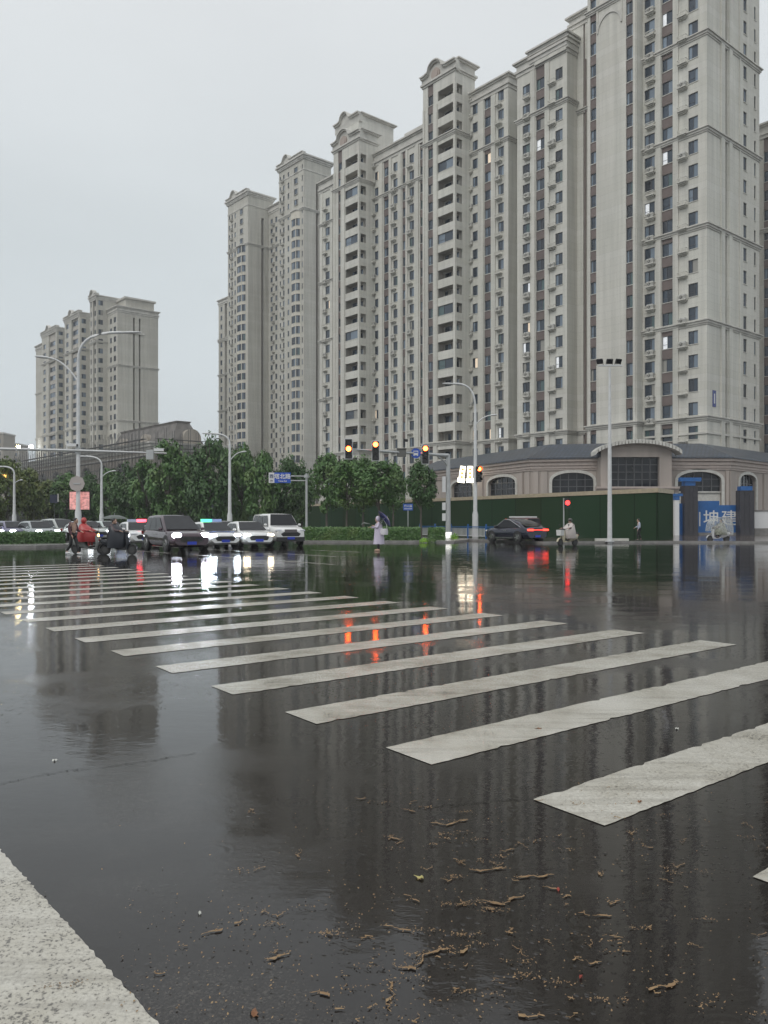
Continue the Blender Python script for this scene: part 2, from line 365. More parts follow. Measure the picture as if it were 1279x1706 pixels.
    def band(s, s0, s1, v, depth, z): s.ring(s0, s1, v, depth, z, ((-.62, -.42, .10), (-.42, -.15, .22), (-.15, 0, .38)), 'string_course')
    def crown(s, s0, s1, v, depth, z, h=1.6):
        s.ring(s0, s1, v, depth, z, ((-.5, 0, .12), (0, .35, .30), (.35, h, .08), (h, h + .25, .30), (h + .25, h + .5, .55)))
    def pil(s, px0, px1, v, z0, z1, o=.16, mi=0):
        a, c = s.L((S(px0, v), v)), s.L((S(px1, v), v)); s.w.box(a[0], c[0], a[1] - o, a[1] - .003, z0, z1, mi)
    def wledge(s, pxc, v, zs, off=-.75, prob=.3, side=None):
        for z in zs:
            a = s.L((S(pxc, v), v)); s.ledges.append(((a[0], a[1], z + off), 0.0))
            if random.random() < prob: s.acs.append(((a[0], a[1], z + off), 0.0))
    def spread(s, items, mk, name, mats, label=None):
        # the hundred nearest are parts of their own, the rest one part
        def dist(it): p = s.Mw @ Vector(it[0]); return (p - Vector((0, 0, EYE))).length
        items = sorted(items, key=dist); rest = MB(); lab = None
        for i, it in enumerate(items):
            me, key, mb = mk(it)
            if i < 97 or key in ('lit', 'lit_w'):
                o = place(name, me, s.root, it[0], it[1])
                if key == 'lit': o['label'] = 'window with a warm light on inside'
                if key == 'lit_w': o['label'] = 'window with a white light on inside'
            else: rest.merge(mb, Matrix.Translation(it[0]) @ Matrix.Rotation(it[1], 4, 'Z'))
        if rest.v: tag(rest.build(name, mats, s.root), kind='stuff')
    def finish(s):
        s.w.build('wall', [s.wall, M['brown'], M['dark_in'], M['render']], s.root)
        if s.t.v: s.t.build('cornice', M['band'], s.root)
        if s.r.v: s.r.build('roof', M['roof_dark'], s.root)
        def mk(it):
            p, rz, w, h, wr = it; wp = s.Mw @ Vector(p); px, py = to_px(wp + Vector((0, 0, h / 2))); key = None
            for (lx, ly, c) in LIT:
                if abs(px - lx) < 9 and abs(py - ly) < 13 and wr > .9: key = ('lit', 'lit_w')[c]
            kind = random.choice((0, 1, 2, 3, 4, 5)); tint = random.random(); tk = key or ('c' if tint < .15 else 'd' if tint < .25 else 'e' if tint < .42 else 'n')
            K = (round(wr, 2), h, kind, tk, s.wall.name)
            if K not in WM:
                b = win_mb(wr, h, kind); g1, g2 = M['glass_a'], M['glass_b']
                if tk == 'c': g2 = M['glass_c']
                if tk == 'd': g2 = M['glass_d']
                if tk == 'e': g2, g1 = M['glass_a'], M['glass_e']
                if key: g2 = M[key]
                WM[K] = (b.mesh('window', [s.wall, M['frame'], g1, g2]), b)
            return WM[K][0], key, WM[K][1]
        s.spread(s.wins, mk, 'window', [s.wall, M['frame'], M['glass_a'], M['glass_b']])
        LK = ('ledge', s.wall.name)
        if LK not in WM: WM[LK] = LEDGE.mesh('ledge', [s.wall])
        s.spread(s.ledges, lambda it: (WM[LK], None, LEDGE), 'ledge', [s.wall])
        if 'ac' not in WM: WM['ac'] = ACU.mesh('air_conditioner', [M['ac'], M['ac_fan']])
        s.spread(s.acs, lambda it: (WM['ac'], None, ACU), 'air_conditioner', [M['ac'], M['ac_fan']])
        return s.root
def fl(z0, z1, base=14.3, h=1.6):
    k0 = math.ceil((z0 - base) / FL); return [base + FL * k for k in range(k0, k0 + 60) if base + FL * k + h < z1]
def pc(pl, px0, px1, v, zs, **k):     # a window column given where its two edges stand on the front plane v
    a, c = S(px0, v), S(px1, v); return dict(u=(a + c) / 2 - S(pl, v), w=c - a, zs=zs, **k)

def pediment(b, s0, s1, v, z, rise, hump=.42, hr=1.3, thick=.7, medal=True):
    # parapet with a curved hump and a round medallion
    m_ = MB(); a = b.L((s0, v))[0]; e = b.L((s1, v))[0]; y = b.L((0, v))[1]; W = e - a; c = a + W * hump; pts = []
    for i in range(33):
        x = a - .3 + (W + .6) * i / 32; d = abs(x - c); zz = z + rise * .35
        R1 = hr * 1.25
        if d < R1 * 1.5: zz += rise * .65 * (math.sqrt(max(0, 1 - (d / R1) ** 2)) * .86 if d < R1 * .93 else 0) + rise * .65 * .14 * (1 if d < R1 else max(0, 1 - (d - R1) / (R1 * .5)))
        pts.append((x, zz))
    for (o, dz, dzb) in ((.02, 0, None), (.35, .22, -.05), (.6, .42, .2)):
        for (x0, z0), (x1, z1) in zip(pts, pts[1:]):
            lo0, lo1 = (z - .5, z - .5) if dzb is None else (z0 + dzb, z1 + dzb)
            vs = [(x0, y - o, lo0), (x1, y - o, lo1), (x1, y - o, z1 + dz), (x0, y - o, z0 + dz), (x0, y + thick, lo0), (x1, y + thick, lo1), (x1, y + thick, z1 + dz), (x0, y + thick, z0 + dz)]
            m_.add(vs, [(0, 1, 2, 3), (5, 4, 7, 6), (3, 2, 6, 7), (4, 5, 1, 0)] + ([(0, 3, 7, 4)] if x0 == pts[0][0] else []) + ([(1, 5, 6, 2)] if x1 == pts[-1][0] else []))
    g_ = m_.build('gable', M['band'], b.root)
    if medal:
        d_ = MB(); d_.tube([(c, y - .25, z + rise * .25), (c, y - .02, z + rise * .25)], hr * .75, 20, sm=False); d_.tube([(c, y - .34, z + rise * .25), (c, y - .24, z + rise * .25)], hr * .52, 20, sm=False); d_.build('medallion', M['medal'], g_)

# ---- nearest tower
b = Bld('tall cream tower at the right edge of the photo, beside the big blank stair bay', 1178, 93)
ZT = 84.0; zs = fl(5, ZT)
v = 93
fr = b.block(1064, 1178, v, 13.5, ZT,
    cols=[pc(1064, 1074, 1091, v, zs, h=1.6), pc(1064, 1102.5, 1121, v, zs, rec=.12, mi=1, h=1.6), pc(1064, 1147, 1163, v, zs)],
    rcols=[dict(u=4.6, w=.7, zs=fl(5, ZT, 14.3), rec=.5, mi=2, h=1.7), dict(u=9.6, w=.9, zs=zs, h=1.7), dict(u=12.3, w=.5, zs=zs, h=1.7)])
b.pil(1093.5, 1102, v, 5, ZT - 3); b.pil(1122, 1131, v, 5, ZT - 3)
sr = S(1178, v)
for (u0, u1, o) in ((3.2, 4.1, .2), (5.2, 6.0, .2), (8.0, 8.35, .12)):
    a = b.L((sr, v)); b.w.box(a[0] + .003, a[0] + o, a[1] + u0, a[1] + u1, 5, ZT - 2, 0)
sl = S(1064, v)
for k in range(6): b.band(sl, sr, v, 13.5, 14.15 + 11.6 * k)
b.ring(sl, sr, v, 13.5, 12.2, ((-.25, 0, .15),))
b.wledge(1085.5, v, zs, off=-.62, prob=.55); b.wledge(1139, v, zs, off=-.30, prob=.3)
v = 91.6; zb = fl(5, ZT)
b.block(979, 1061, v, 5, ZT, cols=[pc(979, 983.5, 993.5, v, zb, rec=.1, mi=1), pc(979, 1043, 1054.5, v, zb, rec=.1, mi=1)])
for k in (0, 5): b.band(S(979, v), S(1061, v), v, 3, 14.15 + 11.6 * k - (2.6 if k == 5 else 0))
b.pil(1055.5, 1060, v, 5, ZT - 3, .14); b.pil(995, 997, v, 66, 73.5, .12); b.pil(1035, 1037, v, 66, 73.5, .12)
# arched moulding on the blank bay
q0, q1 = b.L((S(996, v), v)), b.L((S(1036, v), v)); cx_ = (q0[0] + q1[0]) / 2; rr = (q1[0] - q0[0]) / 2
for k in range(14):
    t0, t1 = math.pi * k / 14, math.pi * (k + 1) / 14
    pts = [(cx_ - math.cos(t) * r_, q0[1] - .14, 66 + math.sin(t) * r_ * 1.15) for t, r_ in ((t0, rr - .12), (t0, rr + .12), (t1, rr + .12), (t1, rr - .12))]
    b.t.face(pts)
    b.t.face([pts[0], pts[3], (pts[3][0], pts[3][1] + .14, pts[3][2]), (pts[0][0], pts[0][1] + .14, pts[0][2])])
v = 95.3
b.block(950, 980, v, 8, 71.6, cols=[pc(950, 972, 975, v, [], rec=.2, mi=1)] )
b.crown(S(950, v), S(978, v), v, 8, 71.6, .9); b.band(S(950, v), S(979, v), v, 8, 14.15); b.band(S(950, v), S(979, v), v, 8, 59.3)
dp = MB(); a = b.L((S(977, v), v)); dp.tube([(a[0], a[1] - .12, 0), (a[0], a[1] - .12, 66)], .07, 8); dp.build('downpipe', mat('drain pipe', (.10, .06, .05), .5), b.root)
pl = MB(); a = b.L((sr, 93)); yy = a[1] + 1.7; pl.box(a[0] + .004, a[0] + .06, yy - .38, yy + .38, 15.3, 17.3); pl.box(a[0] + .06, a[0] + .075, yy - .12, yy + .12, 15.7, 16.9, 1)
pl.build('number_plaque', [mat('plaque blue', (.03, .05, .22), .4), M['white']], b.root)
b.finish()

# ---- second unit
def unit_b():
    b = Bld('long cream tower between the blank stair bay and the open brown balconies, with window stacks', 945, 93)
    v = 93; ZT = 67.4; zs = fl(5, ZT)
    b.block(862, 945, v, 12, ZT, cols=[pc(862, 871, 883, v, zs), pc(862, 893, 908, v, zs, rec=.12, mi=1), pc(862, 925.5, 937.5, v, zs)])
    b.pil(884.5, 892, v, 5, ZT - .6); b.pil(908.5, 916, v, 5, ZT - .6)
    b.wledge(880, v, zs, off=-.62, prob=.5); b.wledge(921.5, v, zs, off=-.3, prob=.35)
    s0, s1 = S(862, v), S(945, v); b.crown(s0, s1, v, 12, ZT, 1.1); b.band(s0, s1, v, 12, 14.15); b.band(s0, s1, v, 12, 60.55)
    b.block(0, 0, v - .35, 3, ZT + 1.2, s01=(S(893, v), s1 + .02), z0=ZT - .3); b.crown(S(886, v), s1 + .1, v - .3, 4, ZT + .8, .8)
    v = 95.5; ZB = 68.6; zs = fl(5, ZB)
    b.block(770, 847, v, 9.4, ZB, cols=[pc(770, 787.5, 796, v, zs), pc(770, 807, 818, v, zs, rec=.12, mi=1), pc(770, 830, 839.5, v, zs)])
    b.pil(798, 806, v, 5, ZB - .6); b.pil(819, 826, v, 5, ZB - .6); b.wledge(832.5, v, zs, off=-.70, prob=.25)
    s0, s1 = S(770, v), S(847, v); b.crown(s0, s1, v, 9.4, ZB, 1.1); b.band(s0, s1, v, 9.4, 14.15); b.band(s0, s1, v, 9.4, 60.55)
    return b.finish()
unit_b()

def balcony_tower(label, pl, pcols, px_open, pr, v, ZT, depth, side_w, band_z, name='apartment_tower', extra=None, zacs=True, hump=.42):
    b = Bld(label, pr, v); zs = fl(5, ZT); zo = [z - .05 for z in zs]
    s0, s1 = S(pl, v), S(pr, v)
    oc = pc(pl, px_open[0], px_open[1], v, zo, h=1.55, k='open'); ow = oc['w']
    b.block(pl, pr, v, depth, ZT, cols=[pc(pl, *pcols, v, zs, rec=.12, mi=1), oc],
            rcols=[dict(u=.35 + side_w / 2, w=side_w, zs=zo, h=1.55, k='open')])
    a0 = b.L((S(px_open[0], v), v)); x0, x1 = a0[0] - .3, b.L((s1, v))[0]; y0, y1 = a0[1] + .22, a0[1] + 1.5
    zs_ok = [z for z in zo if z > 5.2 and z + 1.55 < ZT - .2]
    if True:
        za, zb_ = zs_ok[0] - 1.2, zs_ok[-1] + 1.8
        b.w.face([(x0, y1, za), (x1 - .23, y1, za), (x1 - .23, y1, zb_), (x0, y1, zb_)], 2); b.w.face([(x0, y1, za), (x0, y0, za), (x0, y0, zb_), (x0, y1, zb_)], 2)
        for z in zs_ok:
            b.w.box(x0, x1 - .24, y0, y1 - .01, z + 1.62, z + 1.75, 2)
            if random.random() < .2: b.wins.append(((a0[0] + ow / 2, a0[1] + .03, z), 0.0, ow, 1.55, ow))
            for (u, w_, lit) in ((.22, 1.5, 0), (.66, 1.2, 0)):   # balcony door and window
                xx = x0 + (x1 - x0) * u; b.wins.append(((xx + .4, y1 - .19, z - .9 + (0 if u < .5 else .5)), 0.0, w_, 2.2 if u < .5 else 1.6, w_))
    # glazed mullion of some balconies
    b.band(s0, s1, v, depth, 14.15); b.band(s0, s1, v, depth, band_z); b.pil(px_open[0] - 7, px_open[0] - .5, v, 5, ZT - 4, .14); b.pil(pl + .3, pl + 3, v, 5, ZT - 4, .14)
    b.ring(s0, s1, v, depth, ZT, ((-.3, .0, .15), (0, .3, .35)))
    pediment(b, s0, s1, v, ZT + .3, 2.5, hump)
    b.ring(s0 + .4, s1, v + .8, depth - .8, ZT + .3, ((0, 1.15, 0), (1.15, 1.4, .35), (1.4, 1.6, .6)))
    # air-conditioner ledges on the right return
    x = b.L((s1, v))[0]; y = b.L((0, v))[1] + depth - .85
    for z in zs:
        if z > 5.2: b.ledges.append(((x, y, z - .4), math.pi / 2))
        if z > 5.2 and random.random() < .35: b.acs.append(((x, y, z - .4), math.pi / 2))
    if extra: extra(b, zs)
    return b
b = balcony_tower('cream tower with wide open balconies and a round medallion gable, taller one on the right', 705, (713, 722), (729.5, 755), 758.5, 92, 73.0, 4.5, 1.3, 63.45)
b.finish()
def c_right(b, _):
    v = 95.3; ZB = 66.8; zs = fl(5, ZB)
    b.block(610, 709, v, 10, ZB, cols=[pc(610, 624.5, 630.5, v, zs), pc(610, 639.5, 647.5, v, zs, rec=.12, mi=1), pc(610, 655.5, 662.5, v, zs), pc(610, 670.5, 675.5, v, zs, rec=.12, mi=1), pc(610, 682.5, 690, v, zs), pc(610, 700, 706.5, v, zs, rec=.12, mi=1)])
    for a, c in ((632, 638), (648.5, 653), (664.5, 669), (677, 680), (693, 698)): b.pil(a, c, v, 5, ZB - .5, .14)
    b.wledge(657, v, zs, -.7, .35); b.wledge(684.5, v, zs, -.7, .35)
    s0, s1 = S(610, v), S(709, v); b.crown(s0, s1, v, 10, ZB, 1.3); b.band(s0, s1, v, 10, 14.15); b.band(s0, s1, v, 10, 60.55)
    s2 = S(668, v); b.block(0, 0, v + 1.5, 7, ZB + 3.2, s01=(s2, s1 - .2), z0=ZB); b.ring(s2, s1 - .2, v + 1.5, 7, ZB + 3.2, ((-.2, .2, .35),))
    v = 95.6; ZB = 67.2; zs = fl(5, ZB)
    b.block(533, 566, v, 10, ZB, cols=[pc(533, 542.5, 549.5, v, zs), pc(533, 556, 559, v, zs, rec=.12, mi=1)])
    b.pil(551, 555, v, 5, ZB - .5, .14); b.pil(534, 538, v, 5, ZB - .5, .1); b.wledge(543, v, zs, -.7, .4)
    s0, s1 = S(533, v), S(566, v); b.crown(s0, s1, v, 10, ZB, 1.3)
    for k in range(5): b.band(s0, s1, v, 10, 14.15 + 11.6 * k)
b = balcony_tower('cream tower with open balconies and a medallion gable left of the taller medallion tower', 556, (563.5, 570), (575.5, 596), 598.5, 91.8, 70.6, 4.3, 1.3, 63.45, extra=c_right)
s0, s1 = S(560, 93.8), S(600, 93.8)
b.block(0, 0, 93.8, 8.5, 75.8, s01=(s0, s1 - .4), z0=70); pediment(b, s0, s1 - .4, 93.8, 75.8, 2.2, .42, 1.0, medal=False)
b.ring(s0 + .3, s1 - .4, 94.6, 7.7, 75.8, ((0, .85, 0), (.85, 1.05, .3), (1.05, 1.25, .55)))
b.finish()

# ---- the two far towers with glazed bays
def far_tower(label, pl, pr, v, ZT, narrow, bay, slits, depth, band_z, rowspec=None):
    b = Bld(label, pr, v, 'stone_grey'); zs = fl(5, ZT - 1, 14.3, 1.7); s0, s1 = S(pl, v), S(pr, v)
    cols = [pc(pl, a, c, v, zs, h=1.5) for a, c in narrow]
    b.block(pl, pr, v, depth, ZT, cols=cols, rcols=[dict(u=u, w=w, zs=[], rec=1.0, mi=1, z0=5, z1=ZT - 6) for u, w in slits])
    a, c = S(bay[0], v), S(bay[1], v); pr_ = .9; ins = (c - a) * .22
    pts = [(a, v), (a + ins, v - pr_), (c - ins, v - pr_), (c, v)]; zb_ = [z for z in zs if z < band_z - 2]
    for p0, p1 in zip(pts, pts[1:]):
        D = math.hypot(p1[0] - p0[0], p1[1] - p0[1]); b.face(p0, p1, 5, band_z, cols=[dict(u=D / 2, w=D * .86, zs=[z - .15 for z in zb_], h=1.95)], mi=3)
    l = [b.L(p) for p in pts]; b.w.face([(x, y, band_z) for x, y in l])
    b.t.add([(x, y, z) for z in (band_z - .3, band_z) for x, y in [(l[0][0] - .1, l[0][1]), (l[1][0] - .1, l[1][1] - .25), (l[2][0] + .1, l[2][1] - .25), (l[3][0] + .1, l[3][1])]], [(0, 1, 5, 4), (1, 2, 6, 5), (2, 3, 7, 6), (4, 5, 6, 7)])
    # plain windows above the bay
    zu = [z for z in zs if z > band_z + .3]
    for z in zu:
        la = b.L(((a + c) / 2, v)); b.wins.append(((la[0], la[1] - .17, z), 0.0, 1.6, 1.5, 1.6))
    b.band(s0, s1, v, depth, band_z + .1); b.ring(s0, s1, v, depth, ZT, ((-3.2, -2.9, .12), (-.4, 0, .2), (0, .5, .45), (.5, .9, .8)))
    pediment(b, s0, s1, v - .3, ZT + .2, 2.6, .35, 1.2, medal=False)
    for px in narrow[:1]: b.wledge((px[0] + px[1]) / 2 + 4.5, v, zs[::1], -.5, .4)
    if rowspec: rowspec(b)
    return b.finish()
def e_rows(b):
    v = 131.5; ZB = 93.5; zs = fl(5, ZB)
    b.block(436, 470, v, 9, ZB, cols=[pc(436, 443, 447.5, v, zs, rec=.8, mi=1), pc(436, 451, 454.5, v, zs), pc(436, 459, 462, v, zs)]); b.wledge(456.5, v, zs, -.7, .6)
    b.crown(S(436, v), S(470, v), v, 9, ZB, 1.2); b.band(S(436, v), S(470, v), v, 9, 83)
    v = 131; ZB = 72; zs = fl(5, ZB); b.block(364.5, 384, v, 9, ZB, cols=[pc(364.5, 367.5, 370.5, v, zs), pc(364.5, 374.5, 378.5, v, zs, rec=.8, mi=1)])
    b.crown(S(364.5, v), S(384, v), v, 9, ZB, .8); b.band(S(364.5, v), S(384, v), v, 9, 60)
    for k in range(1, 5): b.band(S(364.5, v), S(384, v), v, 9, 14.15 + 11.6 * k)
far_tower('grey-beige high tower with stacked glazed bays, nearest to the medallion towers', 465, 506.5, 124.5, 98.6, [(466.3, 468.3), (471.8, 474.2), (479.5, 482), (503, 504.6)], (487, 500.5), [(4.4, .9)], 9.0, 85.2)
far_tower('grey-beige high tower with stacked glazed bays, the leftmost and farthest of the tall row', 380, 413.5, 124.5, 97.6, [(381.5, 383.5), (386, 388), (391, 393)], (396, 410), [(5.0, .9)], 8.6, 83.2, e_rows)

# ---- left cluster
b = Bld('grey stepped apartment block standing alone on the left behind the scaffolded hall', 196, 96, 'stone_grey', 'apartment_block', 'apartment block')
v = 96; ZT = 64.0; zs = fl(5, ZT)
b.block(60, 196, v, 12.8, ZT, cols=[pc(60, a, c, v, zs, h=1.6) for a, c in ((95.5, 98), (100.5, 103), (136, 139), (142, 145), (183.5, 186.5), (189.5, 193.5))],
        rcols=[dict(u=u, w=.55, zs=[], rec=1.0, mi=1, z0=20, z1=62.5) for u in (5.1, 6.9)])
s0, s1 = S(60, v), S(196, v)
b.crown(s0, s1, v, 12.8, ZT, .9)
for z in (31.5, 48): b.band(s0, s1, v, 12.8, z)
a = b.L((s1, v)); b.t.box(a[0], a[0] + .3, a[1] + 3.6, a[1] + 8.4, 57.6, 58.4)
b.block(0, 0, v + 3, 9, ZT + 4.4, s01=(s1 - 14, s1 - 1.2), z0=ZT); b.ring(s1 - 14, s1 - 1.2, v + 3, 9, ZT + 4.4, ((-.2, .3, .5),))
for (pl_, pr_, zt) in ((70, 95, 65.3), (108, 133, 66.2), (150, 161, 68.6)):
    v = 92.6; zs = fl(5, zt)
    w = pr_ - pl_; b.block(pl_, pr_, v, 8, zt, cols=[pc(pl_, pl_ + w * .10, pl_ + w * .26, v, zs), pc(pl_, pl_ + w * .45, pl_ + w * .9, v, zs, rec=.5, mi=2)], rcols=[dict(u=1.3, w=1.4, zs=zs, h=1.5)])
    s0, s1 = S(pl_, v), S(pr_, v); b.band(s0, s1, v, 8, 55.8); b.band(s0, s1, v, 8, 31); b.crown(s0, s1, v, 8, zt, .4); pediment(b, s0, s1, v, zt + .3, 2.2, .45, 1.1, medal=False)
b.finish()
# tower at the right edge, behind
b = Bld('distant apartment tower just showing past the right edge of the tall cream tower', 1290, 150, 'stone_grey')
fr0 = Bld
v = 122; zs = fl(5, 60)
sA = S(1262, v)
b.o = (0, 0); b.root.location = row(0, 0); b.Mw = Matrix.Rotation(TH, 4, 'Z')
b.block(0, 0, v, 12, 59, s01=(sA, sA + 16), cols=[dict(u=1.6 + 3 * i, w=1.3, zs=zs, rec=.1, mi=1) for i in range(5)]); b.crown(sA, sA + 16, v, 12, 59, 1.2); b.band(sA, sA + 16, v, 12, 45)
b.finish()
#SECTION2
# ------------------------------------------------------------------ more materials
M['pink'] = wall_mat('mauve brown render', (.45, .395, .36), (.40, .35, .32), lines=False)
M['trim_w'] = mat('pale stone trim', (.56, .55, .51), .6, noise=.12); M['pinktrim'] = mat('mauve moulding', (.45, .385, .35), .7, noise=.1)
M['blue'] = mat('blue panel', (.014, .11, .34), .3, noise=.12); M['dark_gate'] = mat('dark gate cladding', (.035, .033, .04), .35, noise=.2)
M['concrete'] = mat('grey concrete', (.22, .21, .20), .7, noise=.2)
def tile_mat():
    m = mat('roof tiles', (.05, .06, .075), .35); t = NT(m); o = t.obj(); x = t.n('ShaderNodeSeparateXYZ', {0: o})
    br = t.n('ShaderNodeTexBrick', {'Vector': t.n('ShaderNodeCombineXYZ', {0: x.outputs[0], 1: t.math('MULTIPLY', x.outputs[2], 2.2)}).outputs[0], 'Scale': 1.0, 'Brick Width': .42, 'Row Height': .42, 'Mortar Size': .035,
        'Color1': (.085, .105, .14, 1), 'Color2': (.062, .078, .105, 1), 'Mortar': (.015, .017, .02, 1)})
    t.link(t.mixc(t.mr(t.noise(o, .4, 4), .4, .7, 0, .5), br.outputs[0], (.07, .065, .062)), 'Base Color'); return m
M['tile'] = tile_mat()
def turf_mat():
    m = mat('artificial turf', (.022, .042, .020), .9, spec=.1); t = NT(m); o = t.obj(); x = t.n('ShaderNodeSeparateXYZ', {0: o})
    pn = t.math('FRACT', t.math('MULTIPLY', x.outputs[0], .28)); seam = t.math('LESS_THAN', pn, .02)
    id_ = t.n('ShaderNodeTexWhiteNoise', {'W': t.math('FLOOR', t.math('MULTIPLY', x.outputs[0], .28))}, noise_dimensions='1D').outputs[0]
    c = t.mixc(id_, (.026, .048, .020), (.024, .060, .030)); c = t.mixc(t.mr(t.noise(o, 30, 3), .3, .7, 0, .5), c, (.012, .024, .011)); c = t.mixc(seam, c, (.005, .01, .005))
    t.link(c, 'Base Color'); return m
M['turf'] = turf_mat()
def leaf_mat(name, a, b_, c):
    m = mat(name, a, .45, spec=.4); t = NT(m); o = t.obj(); gi = t.n('ShaderNodeNewGeometry').outputs['Random Per Island']
    q = t.mixc(t.mr(gi, 0, 1, 0, 1), a, b_); q = t.mixc(t.mr(t.noise(o, .9, 3), .5, .7, 0, .7), q, c); t.link(q, 'Base Color'); return m
M['leaf'] = leaf_mat('wet green leaves', (.050, .120, .030), (.095, .185, .050), (.14, .21, .06))
M['leaf_d'] = leaf_mat('dark green leaves', (.040, .092, .028), (.068, .138, .042), (.09, .15, .045))
M['leaf_y'] = leaf_mat('yellow green leaves', (.065, .11, .026), (.13, .17, .04), (.17, .17, .045))
M['leaf_l'] = leaf_mat('lime leaves painted as lit', (.12, .30, .03), (.25, .45, .05), (.30, .5, .04))  # lime brightness painted into the leaf colour for shrubs lit by nearby light
M['bark'] = mat('wet bark', (.10, .085, .07), .6, noise=.3, nscale=6)

# ------------------------------------------------------------------ poly-line sweeps
def miter(poly, off):
    pts = [Vector((p[0], p[1])) for p in poly]; out = []
    for i, p in enumerate(pts):
        ns = []
        for a, c in ((i - 1, i), (i, i + 1)):
            if a >= 0 and c < len(pts): d = (pts[c] - pts[a]).normalized(); ns.append(Vector((d.y, -d.x)))
        n = sum(ns, Vector((0, 0))).normalized(); k = 1 / max(.5, n.dot(ns[0])); out.append(p + n * off * k)
    return out
def sweep(b, poly, prof, mi=0, caps=True):
    # prof: (outward offset, z) pairs; the wall's outer side is on the right of its direction of travel
    R_ = [[(q.x, q.y, z) for q in [miter(poly, o)[i] for o, z in [(o, z)]]][0] for i in range(len(poly)) for o, z in prof]
    n = len(prof)
    rings = [R_[i * n:(i + 1) * n] for i in range(len(poly))]
    b.loft(rings, mi, False, caps)
def arch_wall(b, p0, p1, z0, z1, ops, wall=0, trim=1):
    p0 = Vector((p0[0], p0[1])); p1 = Vector((p1[0], p1[1])); D = (p1 - p0).length; d = (p1 - p0) / D; n = Vector((d.y, -d.x))
    def q(u, o, z): r = p0 + d * u + n * o; return (r.x, r.y, z)
    u = 0
    for (uc, w, zb, zs, rise) in ops:
        a, c = uc - w / 2, uc + w / 2; b.face([q(u, 0, z0), q(a, 0, z0), q(a, 0, z1), q(u, 0, z1)], wall); u = c
        if zb > z0: b.face([q(a, 0, z0), q(c, 0, z0), q(c, 0, zb), q(a, 0, zb)], wall)
        arc = [(a, zb)] + [(uc - w / 2 * math.cos(math.pi * k / 16), zs + rise * math.sin(math.pi * k / 16) ** .8) for k in range(17)] + [(c, zb)]
        for (x0, y0), (x1, y1) in zip(arc[1:-1], arc[2:-1]): b.face([q(x0, 0, y0), q(x1, 0, y1), q(x1, 0, z1), q(x0, 0, z1)], wall)
        for (x0, y0), (x1, y1) in zip(arc, arc[1:]): b.face([q(x0, 0, y0), q(x0, -.4, y0), q(x1, -.4, y1), q(x1, 0, y1)], wall)
        T = .30; outer = [(a - T, zb)] + [(uc - (w / 2 + T) * math.cos(math.pi * k / 16), zs + (rise + T) * math.sin(math.pi * k / 16) ** .8) for k in range(17)] + [(c + T, zb)]
        for i in range(len(arc) - 1):
            b.face([q(*outer[i][:1], .12, outer[i][1]), q(arc[i][0], .12, arc[i][1]), q(arc[i + 1][0], .12, arc[i + 1][1]), q(outer[i + 1][0], .12, outer[i + 1][1])], trim)
            b.face([q(arc[i][0], .12, arc[i][1]), q(arc[i][0], -.05, arc[i][1]), q(arc[i + 1][0], -.05, arc[i + 1][1]), q(arc[i + 1][0], .12, arc[i + 1][1])], trim)
            b.face([q(outer[i][0], .0, outer[i][1]), q(outer[i][0], .12, outer[i][1]), q(outer[i + 1][0], .12, outer[i + 1][1]), q(outer[i + 1][0], .0, outer[i + 1][1])], trim)
    b.face([q(u, 0, z0), q(D, 0, z0), q(D, 0, z1), q(u, 0, z1)], wall)
    return q
def glazing(name, q, uc, w, zb, zt, cols_, rows, parent, back=-.36):
    b = MB(); a, c = uc - w / 2, uc + w / 2
    b.face([q(a, back, zb), q(c, back, zb), q(c, back, zt), q(a, back, zt)], 0)
    def bar(u0, u1, a_, c_):
        P_ = [q(u0, back + .06, a_), q(u1, back + .06, a_), q(u1, back + .06, c_), q(u0, back + .06, c_)]; Q_ = [q(u0, back, a_), q(u1, back, a_), q(u1, back, c_), q(u0, back, c_)]
        b.add(P_ + Q_, [(0, 1, 2, 3), (0, 3, 7, 4), (1, 5, 6, 2), (3, 2, 6, 7), (0, 4, 5, 1)], 1)
    for i in range(cols_ + 1): x = a + w * i / cols_; bar(max(a, x - .04), min(c, x + .04), zb, zt)
    for i in range(rows + 1): z = zb + (zt - zb) * i / rows; bar(a, c, max(zb, z - .035), min(zt, z + .035))
    return b.build(name, [M['shopglass'], mat('shop frame', (.11, .11, .115), .4)], parent)

# ------------------------------------------------------------------ arcade building
def xy(px, Z): p = P(px, Z); return (p.x, p.y)
ar = thing('shop_building', 'low mauve brown building with dark tiled roof and arched windows behind the green hoarding', 'building', P(1060, 88), 0)
ao = ar.location
def lc(p): return (p[0] - ao.x, p[1] - ao.y)
PA = [lc(xy(*q)) for q in ((690, 112), (745, 103), (886, 85.5), (1001, 84), (1119, 84), (1214, 84), (1330, 97))]
wl = MB()
def useg(i, px):   # distance along segment i of the arcade wall where pixel column px meets it
    a = Vector(PA[i]) + ao.xy; c = Vector(PA[i + 1]) + ao.xy; d = (c - a).normalized(); t = (px - CX) / F
    return (t * a.y - a.x) / (d.x - t * d.y)
Z1 = 7.55
ops = {1: [(753, 789, 4.2, 5.5, .8), (814, 860, 4.2, 5.5, .85)], 2: [(920, 989, 4.2, 5.5, .95)], 4: [(1129, 1202, 2.9, 5.5, 1.0)], 5: [(1232, 1259, .2, 5.6, .8)]}
